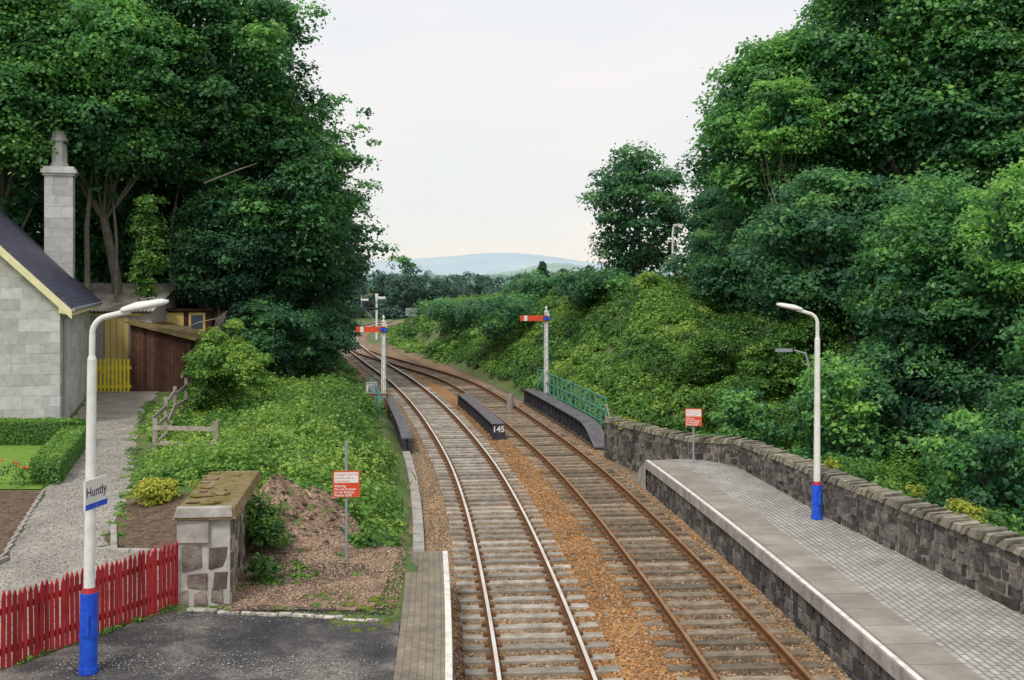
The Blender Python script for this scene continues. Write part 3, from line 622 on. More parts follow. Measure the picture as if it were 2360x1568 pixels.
def slope(sign):
    t0=-ov if sign>0 else WG+ov; z0=EZ-ov*SL+.12; tr=WG/2; zr=EZ+SL*WG/2+.12; l=math.hypot(tr+ov,zr-z0)
    vs=[L3(t0,s0,z0),L3(t0,s1,z0),L3(tr,s1,zr),L3(tr,s0,zr)]; vs+=[(a,b,c-.1) for a,b,c in vs]
    mb.add(vs,[(0,1,2,3),(7,6,5,4),(0,3,7,4),(1,5,6,2),(0,4,5,1)],0,[(s0,0),(s1,0),(s1,l),(s0,l)]*2)
slope(1);slope(-1); mb.obj('slate_roof',[M['slate']],e)
mb=MB()
for sign in (1,-1):
    t0=-ov if sign>0 else WG+ov; z0=EZ-ov*SL; tr=WG/2; zr=EZ+SL*WG/2
    sa,sb=s0-.03,s0+.02
    mb.hex([L3(t0,sa,z0-.3),L3(tr,sa,zr-.32),L3(tr,sb,zr-.32),L3(t0,sb,z0-.3),L3(t0,sa,z0+.03),L3(tr,sa,zr+.03),L3(tr,sb,zr+.03),L3(t0,sb,z0+.03)],0)
    mb.add([L3(t0,s0,z0-.12),L3(tr,s0,zr-.12),L3(tr,0,zr-.12),L3(t0,0,z0-.12)],[(0,1,2,3)],0)
mb.hex([L3(-ov,s0,EZ-.62),L3(0,s0,EZ-.5),L3(0,s1,EZ-.5),L3(-ov,s1,EZ-.62),L3(-ov,s0,EZ-.42),L3(0,s0,EZ-.1),L3(0,s1,EZ-.1),L3(-ov,s1,EZ-.42)],0)
mb.obj('bargeboards',[M['cream']],e)
mb=MB(); mb.tube([L3(-ov-.05,s0,EZ-.40),L3(-ov-.05,s1,EZ-.44)],.07,8,0)
mb.tube([L3(-ov-.05,.4,EZ-.45),L3(-.12,.5,EZ-.75),L3(-.1,.5,.9)],.06,8,0); mb.obj('gutter_and_downpipe',[M['grey']],e)
mb=MB(); cs=LN-.8
def cbox(t0,t1,sa,sb,z0,z1,m=0): mb.hex([L3(t0,sa,z0),L3(t0,sb,z0),L3(t1,sb,z0),L3(t1,sa,z0),L3(t0,sa,z1),L3(t0,sb,z1),L3(t1,sb,z1),L3(t1,sa,z1)],m)
cbox(.65,1.9,cs-.45,cs+.45,6,11.25,0)
cbox(.58,1.97,cs-.52,cs+.52,11.25,11.37,1); cbox(.50,2.05,cs-.6,cs+.6,11.37,11.55,1); cbox(.6,1.95,cs-.5,cs+.5,11.55,11.68,1)
blocks(mb,p2(1.9,cs-.45),p2(.65,cs-.45),6,11.25,11.25,10,.45,.9,.008,1,.02,.001,.02); blocks(mb,p2(.65,cs-.45),p2(.65,cs+.45),6,11.25,11.25,10,.45,.9,.008,1,.02,.001,.02)
q=L3(1.27,cs,0)
mb.tube([(q[0],q[1],z) for z in (11.66,11.82,11.86,12.85,12.89,13.02,13.06,13.34,13.38)],[.42,.42,.36,.34,.41,.41,.36,.34,.28],8,2)
mb.tube([(q[0],q[1],13.375),(q[0],q[1],13.39)],.2,8,3)
mb.obj('chimney',[M['mortarlt'],M['granite'],M['granite'],M['black']],e)
# ------------------------------------------------------------------ outbuilding, shed, gate
e=empty('lean_to_outbuilding'); mb=MB()
mb.hex([(-23,56,.5),(-17.9,56,.5),(-17.9,60,.5),(-23,60,.5),(-23,56,4.75),(-17.9,56,4.75),(-17.9,60,5.7),(-23,60,5.7)],0)
mb.box((-19.6,55.96,2.75),(1.16,.06,3.5),0,1); mb.box((-19.6,55.97,2.8),(1.34,.04,3.62),0,2)
for x in (-19.9,-19.6,-19.3): mb.box((x,55.92,2.75),(.02,.02,3.45),0,2)
mb.box((-20.6,55.95,4.66),(4.4,.06,.12),0,1)
mb.obj('walls_and_door',[M['mortarlt'],M['yellow'],M['oldwood']],e)
mb=MB(); nn=30; vs=[]
for i in range(nn*4+1):
    x=-23.2+5.5*i/(nn*4); dz=.05*math.sin(i*math.pi/2)
    vs+=[(x,55.6,4.84+dz),(x,60.3,6.2+dz)]
mb.add(vs,[(2*i,2*i+2,2*i+3,2*i+1) for i in range(nn*4)],0); mb.obj('corrugated_roof',[M['corr']],e)
e=empty('wooden_shed'); mb=MB(); x=-18.4
while x<-15.6:
    w=.16; zt=4.28-(x+18.4)*.26; mb.box((x+w/2,54.4+random.uniform(-.012,.012),(zt+.9)/2),(w*.95,.03,zt-.9+random.uniform(-.04,.04))); x+=w
y=54.5
while y<58: mb.box((-15.58,y,2.2),(.03,.155,2.7)); mb.box((-18.4,y,2.6),(.03,.155,3.3)); y+=.16
mb.obj('boards',[M['brown']],e)
mb=MB(); mb.hex([(-18.6,54.1,4.32),(-15.2,54.1,3.46),(-15.2,58.2,3.46),(-18.6,58.2,4.32),(-18.6,54.1,4.42),(-15.2,54.1,3.56),(-15.2,58.2,3.56),(-18.6,58.2,4.42)],0)
mb.obj('felt_roof',[M['mossy']],e)
e=empty('garden_hut'); mb=MB(); mb.box((-16.9,59.6,2.9),(2.6,2.0,3.7),0,0); mb.box((-17.55,58.58,4.3),(1.0,.06,.75),0,1); mb.box((-16.35,58.58,4.2),(.85,.06,.95),0,1); mb.box((-16.35,58.53,4.2),(.6,.04,.7),0,2); mb.box((-16.9,59.6,4.82),(2.9,2.5,.12),0,0)
for i in range(5): mb.tube([(-15.4+i*.05,57.2,2.5),(-14.9+i*.12,57.0,4.5+i*.08)],.03,5,3)
mb.obj('hut_body',[M['brown'],M['yellow'],M['glass'],M['oldwood']],e)
e=empty('yellow_garden_gate'); mb=MB(); x=-20.0
while x<-18.4: mb.box((x,54.35,1.75+.05*math.sin((x+20)*2)),(.11,.03,1.6)); x+=.19
for z in (1.25,2.15): mb.box((-19.2,54.39,z),(1.7,.04,.12))
mb.box((-19.2,54.41,1.7),(1.75,.03,.1),0,0,0,.45); mb.obj('pickets',[M['yellowb']],e)
# ------------------------------------------------------------------ street lamps beyond
def street_lamp(x,y,zb,zt,dx,r=.09,m='white'):
    e=empty('street_lamp',(x,y,zb)); mb=MB(); h=zt-zb
    mb.tube([(0,0,0),(0,0,h-.5),(dx*.1,0,h-.12),(dx*.5,0,h)],[r,r*.75,r*.6,r*.5],8,0); mb.box((dx*.85,0,h),(.55,.2,.1),0,0); mb.obj('column',[M[m]],e)
street_lamp(9.05,63.5,4.5,9.45,.35,.08)
street_lamp(10.0,38,-3.4,4.05,-1,.06,'grey')
# ------------------------------------------------------------------ foliage
def unit(n):
    v=rng.normal(size=(n,3)); return v/np.linalg.norm(v,axis=1,keepdims=True)
def leaves(name,Pos,Nrm,size,tint,m,parent=None,asp=.36):
    n=len(Pos); r=unit(n); t=np.cross(Nrm,r); t/=np.linalg.norm(t,axis=1,keepdims=True)+1e-9; b=np.cross(Nrm,t)
    s=size[:,None]; bend=Nrm*s*.12
    V=np.stack([Pos-b*s*.5-bend,Pos+t*s*asp,Pos+b*s*.5-bend,Pos-t*s*asp],1).reshape(-1,3)
    return np_mesh(name,V,np.arange(4*n).reshape(-1,4),m,tint=tint,parent=parent)
def puff_leaves(C,R,n_per,leaf,ptint,upb=.55,hemi=.75,inner=.62):
    m=len(C); idx=np.repeat(np.arange(m),n_per); n=len(idx); d=unit(n)
    flip=(d[:,2]<0)&(rng.random(n)<hemi); d[flip,2]*=-1
    rad=inner+(1.08-inner)*rng.random(n)**.6
    ph=rng.uniform(0,6.28,m)[idx]; az=np.arctan2(d[:,1],d[:,0]); rad=rad*(1+.20*np.sin(3*az+ph)+.12*np.sin(7*az+2*ph))
    Pos=C[idx]+d*R[idx]*rad[:,None]
    Nm=d*.55+np.array([0,0,upb])+unit(n)*.55; Nm/=np.linalg.norm(Nm,axis=1,keepdims=True)
    sz=leaf*rng.uniform(.55,1.35,n)
    t=ptint[idx]+rng.normal(0,.15,n)+.24*(d[:,2])*1.0-.10  # clump tops lighter, undersides darker: light and shade put into the tint
    return Pos,Nm,sz,t
def tree(name,base,C,R,leaf=.3,dens=1.0,m='leaf',tint=.45,npuff=150,trunkr=.35,floorz=-.75,pr=(.12,.25),extra=None,lobes=6,core=True,limbs=26):
    e=empty(name,(0,0,0)); C=np.array(C,float);R=np.array(R,float)
    lb=unit(lobes); lb[:,2]=abs(lb[:,2])*.8
    d=unit(npuff*2); d=d[d[:,2]>floorz][:npuff]; k=len(d)
    lob=np.max(np.clip(d@lb.T,0,1)**5,axis=1)
    rf=(.76+.27*lob)*(.55+.45*rng.random(k)**.45)
    c=C+d*R*rf[:,None]; rm=R.mean()
    pr_=rm*rng.uniform(pr[0],pr[1],k); PR=np.stack([pr_*rng.uniform(.9,1.3,k),pr_*rng.uniform(.9,1.3,k),pr_*rng.uniform(.5,.8,k)],1)
    if extra is not None:
        ex=np.array(extra,float); c=np.r_[c,ex[:,:3]]; PR=np.r_[PR,np.stack([ex[:,3],ex[:,3],ex[:,3]*.6],1)]
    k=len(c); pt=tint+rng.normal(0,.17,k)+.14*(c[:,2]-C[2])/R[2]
    n_per=np.maximum((dens*PR[:,0]*PR[:,1]*13/(leaf*leaf)).astype(int),12)
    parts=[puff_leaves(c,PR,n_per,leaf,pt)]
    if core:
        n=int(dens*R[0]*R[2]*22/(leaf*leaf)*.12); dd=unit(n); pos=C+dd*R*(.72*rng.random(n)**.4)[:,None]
        parts.append((pos,unit(n),leaf*1.9*rng.uniform(.7,1.3,n),np.full(n,.18)+rng.normal(0,.07,n)))  # large core leaves tinted dark, the crown's inner shade as colour
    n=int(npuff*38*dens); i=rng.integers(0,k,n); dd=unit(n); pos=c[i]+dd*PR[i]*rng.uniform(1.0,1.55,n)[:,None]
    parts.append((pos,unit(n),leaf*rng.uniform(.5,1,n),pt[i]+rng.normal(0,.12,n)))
    Pz,Nz,Sz,Tz=[np.concatenate([p[q] for p in parts]) for q in range(4)]
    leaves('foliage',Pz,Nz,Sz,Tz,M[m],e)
    mb=MB(); b=Vector(base); top=Vector(C)+Vector((0,0,R[2]*.35)); pts=[]
    for i in range(7):
        t=i/6; q=b.lerp(top,t); pts.append((q.x+.25*math.sin(i*2.1+b.x),q.y+.2*math.sin(i*1.7),q.z))
    mb.tube(pts,[trunkr*(1.25 if i==0 else 1)*(1-.8*i/6) for i in range(7)],9,0)
    sel=rng.choice(len(c),min(limbs,len(c)),replace=False)
    for i in sel:
        q=Vector(c[i]); h=max(.25,min(.85,(q.z-b.z)/(top.z-b.z)*.75)); a=Vector(pts[int(h*6)]); mid=a.lerp(q,.5)+Vector((random.uniform(-.3,.3),random.uniform(-.3,.3),random.uniform(.0,.5)))
        mb.tube([a,mid,q],[trunkr*.3,trunkr*.16,.015],6,0,False)
    mb.obj('trunk_and_limbs',[M['bark']],e,smooth=True)
    return e
# ---- left wood
tree('deciduous_tree',(-13.4,64,1),(-13.0,62,10.6),(4.6,4.6,7.0),.25,1,'leaf',.42,230,.3,floorz=-.95,extra=[(-8.0,62,12.8,.6),(-8.4,62,14.6,.5),(-7.9,62,9.0,.8),(-7.2,63,8.0,.7),(-6.3,63,7.4,.55),(-5.9,63,7.25,.35),(-8.0,62,11.4,.7),(-9.6,61,16.0,.7),(-8.6,62,10.1,.9),(-7.6,62,13.9,.3),(-8.0,61,15.4,.35)])
tree('deciduous_tree',(-16.5,61,1),(-16.3,60,18.3),(4.9,5,8.0),.25,1,'leaf',.48,240,.35,extra=[(-11.3,60,17.5,.9),(-10.6,60,16.0,.9),(-10.9,60,20.5,1),(-9.9,60,15.6,.5)])
tree('deciduous_tree',(-20.5,59,1),(-20.8,57,15.4),(5.2,5,7.0),.25,1,'leaf',.58,240,.35,floorz=-.7)
tree('deciduous_tree',(-25,57,1),(-25.5,55,15.5),(5.5,5,9.5),.25,1,'leaf',.66,220,.35,floorz=-.6)
tree('deciduous_tree',(-15.5,60,1),(-15.3,58.6,7.8),(2.9,2.2,3.9),.21,1,'leafd',.46,120,.2,floorz=-.95)
tree('deciduous_tree',(-12.6,72,1),(-12.3,71,8.6),(3.4,3.4,5.0),.26,1,'leafd',.52,130,.3,floorz=-.95)
tree('deciduous_tree',(-20,66,1),(-20,65,8.5),(6.5,4,6.5),.32,.9,'leafd',.45,190,.35,floorz=-.95,limbs=8)
tree('deciduous_tree',(-22,72,1),(-22,72,12),(10,5,11),.42,.9,'leafd',.35,170,.5,floorz=-.95,limbs=6)
tree('deciduous_tree',(-30,64,1),(-31,64,12),(7,5,11),.42,.9,'leafd',.4,120,.5,floorz=-.95,limbs=6)
tree('deciduous_tree',(-14,79,1),(-14.5,80,7.5),(4.2,4,5.5),.32,.9,'leafd',.42,110,.35,floorz=-.95)
def shrubs(name,C,R,leaf,m,tint,dens=1.0,seed_j=.15,hemi=.85):
    C=np.array(C,float);R=np.array(R,float)
    pt=tint+rng.normal(0,seed_j,len(C)); n=np.maximum((dens*R[:,0]*R[:,1]*14/(leaf*leaf)).astype(int),10)
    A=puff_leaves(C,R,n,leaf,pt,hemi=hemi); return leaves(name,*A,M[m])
def cloud(cx,cy,cz,rx,ry,rz,n,pr,flat=.7):
    d=unit(n); r=rng.random(n)**.4; c=np.array([cx,cy,cz])+d*np.array([rx,ry,rz])*r[:,None]
    q=rng.uniform(pr[0],pr[1],n); return c,np.stack([q,q,q*flat],1)
def multi(L):
    a=[cloud(*l) for l in L]; return np.concatenate([x[0] for x in a]),np.concatenate([x[1] for x in a])
C_,R_=multi([(-12.6,58,3.4,2.4,1.8,2.2,70,(.5,1.0)),(-14.0,61.5,3.5,1.8,1.5,2.3,40,(.5,.9)),(-10.6,62,3.0,1.6,3,1.7,50,(.4,.8)),(-11.5,70,3.0,2,5,2.0,60,(.5,.9)),(-15,84,3.2,2.5,8,2.4,70,(.6,1.1)),(-20.5,100,2.5,2,14,2.2,80,(.7,1.3))])
shrubs('undergrowth',C_,R_,.17,'leafd',.44)
C_,R_=multi([(-16.9,52.5,8.1,.5,.5,2.6,50,(.25,.6)),(-17.4,53,6.2,.6,.5,.9,14,(.25,.5)),(-14.9,53.6,2.6,.5,.5,1.0,12,(.3,.5))])
shrubs('ivy_clad_trunk',C_,R_,.14,'leafb',.42)
mb=MB()
for (x,y,h,r,l) in ((-21.4,56.5,13,.18,.5),(-19.9,57,12,.11,-.4),(-18.6,60.9,12.5,.12,.8),(-22.6,57,12,.13,.3)):
    mb.tube([(x,y,.8),(x+l*.3,y,h*.4),(x+l*.2,y,h*.7),(x+l,y,h)],[r,r*.85,r*.7,r*.4],8,0)
mb.tube([(-15.0,55,11.1),(-13.4,54.8,11.7),(-12.3,54.4,12.0)],[.05,.035,.015],6,0); mb.tube([(-15.3,51,4.0),(-14,50.6,4.5),(-12.8,50.3,4.75)],[.035,.03,.015],6,0)
mb.obj('bare_trunks',[M['bark']],None,smooth=True)
C_,R_=multi([(-11.4,45,3.5,.95,.8,1.25,34,(.3,.55)),(-10.2,44,2.8,1.0,.8,.8,24,(.3,.5))]); shrubs('bank_bush',C_,R_,.13,'leafb',.72)
C_,R_=multi([(-11.9,45.5,2.4,1.3,1.5,1.2,34,(.35,.6))]); shrubs('bank_bush',C_,R_,.13,'leafb',.45)
def cover(name,n,region,leaf,m,tint,pr,flat=.6,dens=1.0,lift=.0):
    xs,ys=region(n); zs=H(xs,ys); q=rng.uniform(pr[0],pr[1],len(xs)); C_=np.c_[xs,ys,zs+lift]; R_=np.stack([q,q,q*flat],1)
    pt=tint+(fbm(xs*.5,ys*.35)-.5)*1.3; A=puff_leaves(C_,R_,np.maximum((dens*q*q*13/(leaf*leaf)).astype(int),8),leaf,pt+rng.normal(0,.10,len(xs)),hemi=.95)
    return leaves(name,*A,M[m])
def blades(name,n,region,h,m,z0,thr=.5,clump=.25):
    xs,ys=region(n); k=fbm(xs*.45+40,ys*.3+17)>thr; xs=xs[k];ys=ys[k]; r=18
    x=np.repeat(xs,r)+rng.normal(0,clump,len(xs)*r); y=np.repeat(ys,r)+rng.normal(0,clump,len(xs)*r); z=H(x,y)+z0
    n=len(x); a=rng.uniform(0,6.28,n); hh=h*rng.uniform(.5,1.3,n); w=.010+.008*rng.random(n); ln=hh*rng.uniform(.1,.6,n); b=rng.uniform(0,6.28,n)
    dx,dy=np.cos(a)*w,np.sin(a)*w; lx,ly=np.cos(b)*ln,np.sin(b)*ln
    V=np.stack([np.stack([x-dx,y-dy,z],-1),np.stack([x+dx,y+dy,z],-1),np.stack([x+dx*.8+lx*.4,y+dy*.8+ly*.4,z+hh*.65],-1),np.stack([x+lx,y+ly,z+hh],-1)],1).reshape(-1,3)
    np_mesh(name,V,np.arange(4*n).reshape(-1,4),M[m],tint=.5+rng.normal(0,.2,n))
def regL(n):
    y=rng.uniform(23.2,56,n); xl=np.interp(y,[23.2,27.5,28.5,33.5,35,42,55],[-5.0,-5.9,-9.0,-10.8,-11,-13,-15.5]); xr=xc(y)-np.interp(y,[23,25,30,45,56],[2.7,2.7,2.75,3.1,3.6]); x=xl+(xr-xl)*rng.random(n)
    k=~((np.hypot((x+4.7)/1.55,(y-23.8)/2.3)<1)|((y<25.5)&(x>-4.9)&(x<-3.2)&(rng.random(n)<.9)))
    return x[k],y[k]
def regL2(n):
    x,y=regL(n); k=y>28; return x[k],y[k]
cover('bank_ground_cover',1600,regL,.105,'leafb',.60,(.16,.42),.75)
cover('bank_brambles',190,regL2,.13,'leafb',.55,(.4,.85),.9)
cover('bank_brambles',40,regL2,.12,'leafb',.25,(.3,.6),.9)
blades('long_grass',420,regL2,.42,'grassb',.12,.60,.25)
C_,R_=multi([(-4.95,22.4,1.6,.4,.8,.6,24,(.18,.34)),(-4.6,20.7,1.1,.2,.5,.3,9,(.13,.24))]); shrubs('ivy',C_,R_,.09,'leafb',.42)
def regw(n): 
    y=rng.uniform(19.1,27,n); x=rng.uniform(-5.2,-2.4,n); return x,y
cover('weeds',70,regw,.05,'leafb',.45,(.04,.14),.6)
cover('weeds',14,lambda n:(rng.uniform(-4.6,-3.6,n),rng.uniform(20.6,21.6,n)),.07,'leafb',.45,(.08,.2),.6)
def regp(n):
    y=rng.uniform(23,50,n); x=np.interp(y,[23,25.5,29.8,34.9,42,48,55],[-8.2,-8.9,-10.0,-11.7,-13.9,-15.5,-17.2])+rng.normal(0,.12,n); return x,y
cover('path_edge_grass',160,regp,.05,'leafb',.5,(.05,.16),.7)
cover('fence_foot_weeds',36,lambda n:(lambda t:(-5.7-1.65*t+rng.normal(0,.04,n),19.2-3.3*t))(rng.random(n)),.04,'leafb',.4,(.03,.09),.8,lift=.07)
cover('moss',60,lambda n:(rng.uniform(-3.0,-1.9,n),rng.uniform(17.9,19.8,n)),.016,'leafy',.0,(.03,.10),.15,lift=.055)
C_,R_=multi([(-8.55,27,1.35,.55,.45,.28,26,(.16,.28))]); shrubs('golden_privet_bush',C_,R_,.07,'leafy',.5)
C_,R_=multi([(-7.3,27.2,1.35,.6,.4,.3,14,(.12,.22))]); shrubs('dry_shrub',C_,R_,.07,'leafy',.1)
C_,R_=multi([(-5.85,22.4,1.2,.35,.2,.2,8,(.1,.2))]); shrubs('garden_plant',C_,R_,.07,'leafb',.7)
def hedge(x0,x1,y0,y1,z0,z1,skew,n):
    f=rng.integers(0,6,n); u=rng.random((n,3)); ax=f//2; u[np.arange(n),ax]=(f%2)+rng.normal(0,.03,n)
    x=x0+(x1-x0)*u[:,0]+skew*(u[:,1]); y=y0+(y1-y0)*u[:,1]; z=z0+(z1-z0)*u[:,2]+.10*(fbm(x*2,y*2)-.5)
    nm=np.zeros((n,3)); nm[np.arange(n),ax]=(f%2)*2-1; nm=nm*.7+unit(n)*.6+np.array([0,0,.25]); nm/=np.linalg.norm(nm,axis=1,keepdims=True)
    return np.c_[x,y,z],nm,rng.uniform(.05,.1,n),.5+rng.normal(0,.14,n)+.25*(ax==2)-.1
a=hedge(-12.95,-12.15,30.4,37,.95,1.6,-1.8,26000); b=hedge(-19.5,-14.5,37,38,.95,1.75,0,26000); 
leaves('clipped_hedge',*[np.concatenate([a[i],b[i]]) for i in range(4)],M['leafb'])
C_,R_=multi([(-13.2,29.9,1.25,.8,.5,.3,16,(.1,.2))]); shrubs('rose_bush',C_,R_,.07,'leafb',.5,dens=.5)
mb=MB()
for i in range(9): mb.box((-13.2+random.uniform(-1,.8),29.7+random.uniform(-.5,.3),1.35+random.uniform(-.1,.45)),(.07,.05,.06),random.random()*3)
mb.obj('rose_flowers',[M['flower']],None,bevel=.02)
# ---- right side trees
tree('deciduous_tree',(8,73,5),(8.1,72,10.2),(3.6,3.4,5.6),.24,.85,'leafd',.56,110,.25,pr=(.11,.23),floorz=-.95)
tree('deciduous_tree',(13.5,56,3),(14.0,55,13.0),(4.4,4.5,6.6),.24,1,'leaf',.54,220,.3)
tree('deciduous_tree',(12.4,52,3),(12.3,51,13.6),(2.1,1.8,2.6),.2,1,'leaf',.85,60,.1,limbs=6)
tree('deciduous_tree',(18.5,53,2),(18.6,52,16.2),(6.0,5,7.6),.25,1,'leaf',.50,260,.35)
tree('deciduous_tree',(22,50,0),(22.5,49,13),(5.5,5,8.5),.25,1,'leaf',.48,230,.35)
tree('deciduous_tree',(13.5,49,0),(13.7,47.5,7.2),(4.3,4,4.3),.21,1,'leafd',.60,190,.3,floorz=-.95)
tree('deciduous_tree',(16,42,-3),(16.2,41,5.6),(4.4,4,5.0),.19,1,'leaf',.48,210,.3,floorz=-.95)
tree('deciduous_tree',(11.4,59,4),(11.6,58,6.9),(2.8,3,3.9),.2,1,'leafd',.60,110,.2,floorz=-.95)
tree('deciduous_tree',(13.4,68,5),(13.4,67,9.6),(3.4,3,5.2),.25,.95,'leafd',.52,120,.25,floorz=-.95)
tree('deciduous_tree',(17,37,-3),(16.6,36,7.9),(2.1,2,2.6),.17,1,'leaf',.88,70,.1,floorz=-.95,limbs=8)
tree('deciduous_tree',(18,62,2),(19,62,8),(9,4,9),.4,.9,'leafd',.33,120,.3,floorz=-.95,limbs=6)
tree('deciduous_tree',(20,45,-3),(21,44,3),(5.5,4,5.5),.3,1,'leafd',.42,120,.3,floorz=-.95)
tree('deciduous_tree',(13.6,40,-3),(13.8,39,1.6),(3.0,2.4,3.4),.17,1,'leafd',.55,120,.12,floorz=-.95)
tree('deciduous_tree',(17,33,-3),(16.8,32.5,3.0),(3.2,2.4,3.6),.16,1,'leaf',.44,130,.15,floorz=-.95)
tree('sapling',(10.3,37,-3),(10.4,36.5,1.5),(1.7,1.5,2.9),.17,.75,'leaf',.68,70,.08,floorz=-.95)
tree('sapling',(8.3,39,-2),(8.0,38.5,1.3),(1.5,1.3,1.7),.15,.75,'leaf',.6,50,.06,floorz=-.95)
tree('deciduous_tree',(13.5,31,-3),(13.6,30.5,.4),(2.6,2.6,3.2),.15,1,'leaf',.42,110,.15,floorz=-.95)
tree('deciduous_tree',(14.5,25,-3),(14.6,24.5,-.4),(3.0,2.6,2.9),.13,1,'leaf',.5,110,.15,floorz=-.95)
C_,R_=multi([(9.5,31.5,0.4,.9,2.6,.9,50,(.3,.6)),(10.6,24.5,.7,1.1,3.2,.6,60,(.3,.5)),(11.8,19,.4,1.4,3,.7,50,(.3,.5)),(12.5,36,-.5,2.5,3,1.2,60,(.4,.8)),(6.9,39,.2,1.5,2.4,.7,44,(.3,.6)),(11.5,42,.5,3,3,1.3,70,(.5,.8)),(9,45,1.2,2.5,2,1.2,60,(.4,.7)),(8.5,49,3.0,1.5,2,1.0,40,(.4,.7)),(11.5,45.5,3.2,2,1,1.6,60,(.4,.8))])
shrubs('wayside_shrubs',C_,R_,.12,'leafb',.38)
C_,R_=multi([(9.2,23.0,1.75,.2,.9,.14,16,(.12,.2)),(9.0,25.2,1.75,.1,.5,.1,8,(.1,.16)),(4.1,39.7,1.3,.35,.5,.18,12,(.14,.24)),(8.1,28.6,1.75,.1,.6,.1,7,(.1,.15))]); shrubs('yellow_wall_plants',C_,R_,.07,'leafy',.3)
def regR(n):
    y=45+ (90-45)*rng.random(n)**1.3; u=rng.uniform(6.3,17,n); x=xc(y)+u; k=(y>46)|(u>7.5); return x[k],y[k]
cover('bank_ground_cover',2100,regR,.15,'leafb',.50,(.3,.7),.55,dens=.95)
cover('bank_brambles',120,regR,.16,'leafb',.34,(.5,.95),.8)
blades('long_grass',260,regR,.5,'grassb',.2,.62,.35)
C_,R_=multi([(7.6,62,6.0,.7,.7,.6,14,(.3,.5))]); shrubs('elder_bush',C_,R_,.14,'leafb',.9)
def regR2(n):
    y=rng.uniform(85,165,n); u=rng.uniform(4.8,20,n); return xc(y)+u,y
cover('bank_scrub',700,regR2,.3,'leafb',.45,(.6,1.3),.6,dens=.9)
C_,R_=multi([(-.5,78,3.8,3,6,1.2,60,(.6,1.0)),(2.5,84,5.2,3,4,1.2,50,(.7,1.2)),(-5,95,3.5,3,8,1.0,50,(.6,1.1)),(5,68,6.0,2.4,4,.9,40,(.6,1.0))]); shrubs('bank_scrub',C_,R_,.22,'leafd',.62)
def regLf(n):
    y=rng.uniform(56,150,n); u=-rng.uniform(3.0,9,n); return xc(y)+u,y
cover('bank_scrub',600,regLf,.2,'leafb',.45,(.35,.8),.5,dens=.9)
def conifer(x,y,zb,zt,r,m='leafd'):
    e=empty('conifer_tree'); n=60; t=rng.random(n)**.8; a=rng.uniform(0,6.28,n); rr=r*(1-t)*rng.uniform(.4,1,n)
    C_=np.c_[x+rr*np.cos(a),y+rr*np.sin(a),zb+(zt-zb)*t]; q=.25+.45*r*(1-t)*.6; R_=np.stack([q,q,q*.6],1)
    A=puff_leaves(C_,R_,np.maximum((q*q*14/.04).astype(int),10),.2,.35+rng.normal(0,.1,n)); leaves('foliage',*A,M[m],e)
    mb=MB(); mb.tube([(x,y,zb-1),(x,y,zt)],[.18,.03],7); mb.obj('trunk',[M['bark']],e)
conifer(2.6,95,3,7.9,1.6); conifer(4.4,97,3,7.2,1.6); conifer(6.3,92,4,7.4,1.6); conifer(8.8,90,4,7.8,1.8)
Cs=[];Rs=[]
for i in range(130):
    x=rng.uniform(-80,75); y=rng.uniform(205,290); zt=rng.uniform(5.9,8.2)
    w=rng.uniform(2.5,4.4)
    n=16; d=unit(n); c=np.array([x,y,zt-4.2])+d*np.array([w,w,4.0])*(rng.random(n)**.3)[:,None]; q=rng.uniform(.8,1.7,n); Cs.append(c);Rs.append(np.stack([q,q,q*.8],1))
    c=np.array([x,y,-1.0])+unit(5)*np.array([w,w,1.5]); Cs.append(c); Rs.append(np.full((5,3),1.8))
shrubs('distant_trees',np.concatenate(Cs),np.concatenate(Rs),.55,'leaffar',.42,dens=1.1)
def hill(name,y,x0,x1,hf,m,depth):
    xs=np.linspace(x0,x1,400); ts=np.linspace(0,1,12); V=[]
    for t in ts:
        z=-5+(hf(xs)+5)*np.sin(t*math.pi/2); V.append(np.c_[xs,np.full(400,y+t*depth),z])
    np_mesh(name,np.concatenate(V),grid_faces(400,12),m,smooth=True)
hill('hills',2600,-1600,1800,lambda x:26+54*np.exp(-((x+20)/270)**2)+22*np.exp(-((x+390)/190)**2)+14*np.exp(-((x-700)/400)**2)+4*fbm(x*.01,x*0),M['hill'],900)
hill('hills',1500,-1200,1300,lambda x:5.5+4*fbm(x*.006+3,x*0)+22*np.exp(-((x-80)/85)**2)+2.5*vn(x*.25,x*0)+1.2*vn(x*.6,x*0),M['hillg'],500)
hill('hills',700,-700,700,lambda x:5.0+3*fbm(x*.012+9,x*0)+2.0*vn(x*.12,x*0)+1.2*vn(x*.4,x*0),mat('far_woods',(.13,.23,.19),(.20,.30,.24),scale=.12,rough=1,spec=0),200)
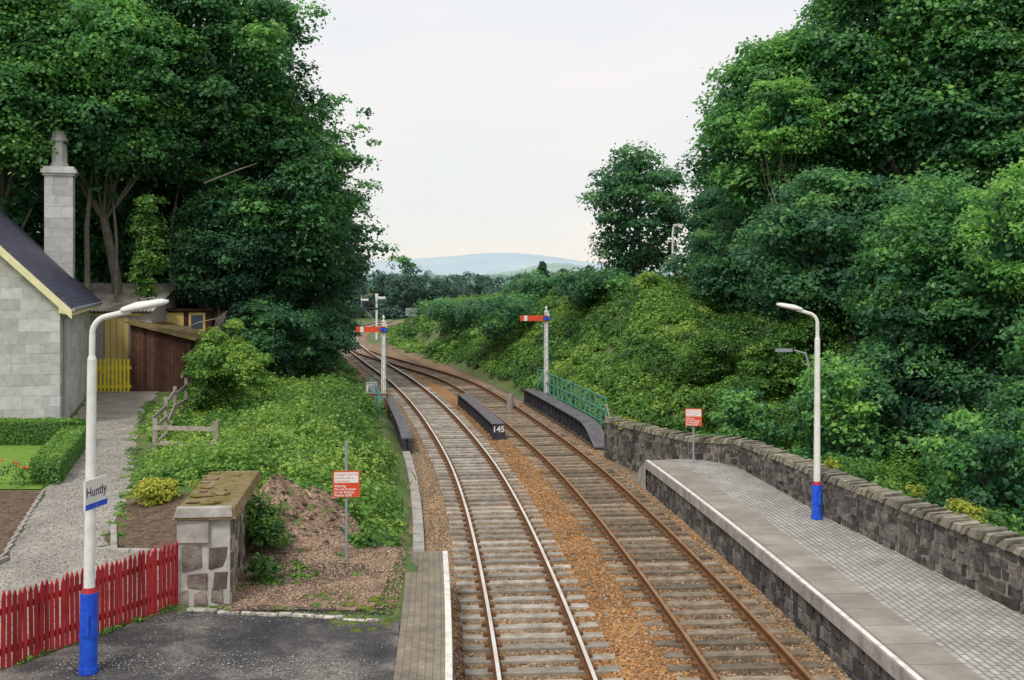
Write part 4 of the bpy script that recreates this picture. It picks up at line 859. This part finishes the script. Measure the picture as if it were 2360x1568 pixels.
# ------------------------------------------------------------------ light, sky, camera
el=math.radians(50); az=math.radians(205)
w=bpy.data.worlds.new('World'); S.world=w; w.use_nodes=True; nt=w.node_tree; bg=nt.nodes['Background']; bg.inputs['Strength'].default_value=.1
sk=N(nt,'ShaderNodeTexSky',sky_type='NISHITA'); sk.sun_disc=False; sk.sun_elevation=el; sk.sun_rotation=az
tc=N(nt,'ShaderNodeTexCoord'); mp=N(nt,'ShaderNodeMapping'); mp.inputs['Scale'].default_value=(1,1,3.5); nt.links.new(tc.outputs['Generated'],mp.inputs[0])
no=N(nt,'ShaderNodeTexNoise'); no.inputs['Scale'].default_value=2.6; no.inputs['Detail'].default_value=7; nt.links.new(mp.outputs[0],no.inputs['Vector'])
cr=N(nt,'ShaderNodeValToRGB'); cr.color_ramp.elements[0].position=.38; cr.color_ramp.elements[0].color=(.83,.86,.89,1); cr.color_ramp.elements[1].position=.62; cr.color_ramp.elements[1].color=(.93,.90,.88,1)
nt.links.new(no.outputs['Fac'],cr.inputs['Fac'])
sx=N(nt,'ShaderNodeSeparateXYZ'); nt.links.new(tc.outputs['Generated'],sx.inputs[0])
c2=N(nt,'ShaderNodeValToRGB'); c2.color_ramp.elements[0].position=0.0; c2.color_ramp.elements[0].color=(1.0,.96,.89,1); c2.color_ramp.elements[1].position=.25; c2.color_ramp.elements[1].color=(.98,.985,1,1)
nt.links.new(sx.outputs['Z'],c2.inputs['Fac'])
m1=N(nt,'ShaderNodeMix',data_type='RGBA',blend_type='MULTIPLY'); m1.inputs[0].default_value=1; nt.links.new(cr.outputs[0],m1.inputs[6]); nt.links.new(c2.outputs[0],m1.inputs[7])
vm=N(nt,'ShaderNodeVectorMath',operation='SCALE'); vm.inputs['Scale'].default_value=11.0; nt.links.new(m1.outputs[2],vm.inputs[0])
m2=N(nt,'ShaderNodeMix',data_type='RGBA'); m2.inputs[0].default_value=.9; nt.links.new(sk.outputs[0],m2.inputs[6]); nt.links.new(vm.outputs[0],m2.inputs[7]); nt.links.new(m2.outputs[2],bg.inputs['Color'])
sd=bpy.data.lights.new('sun','SUN'); sd.energy=2.1; sd.angle=math.radians(14); sd.color=(1,.96,.89)
so=link(bpy.data.objects.new('sun',sd)); 
dirv=Vector((math.sin(az)*math.cos(el),math.cos(az)*math.cos(el),math.sin(el)))
so.rotation_euler=dirv.to_track_quat('Z','Y').to_euler(); so.location=(0,0,30)
cd=bpy.data.cameras.new('camera'); cam=link(bpy.data.objects.new('camera',cd)); cam.location=(0,0,6.5); cam.rotation_euler=(math.pi/2,0,0)
cd.sensor_width=36; cd.lens=39.66; cd.shift_y=-.061; cd.clip_end=8000; cd.clip_start=.1; S.camera=cam
S.view_settings.view_transform='Standard'; S.view_settings.look='None'; S.view_settings.exposure=0
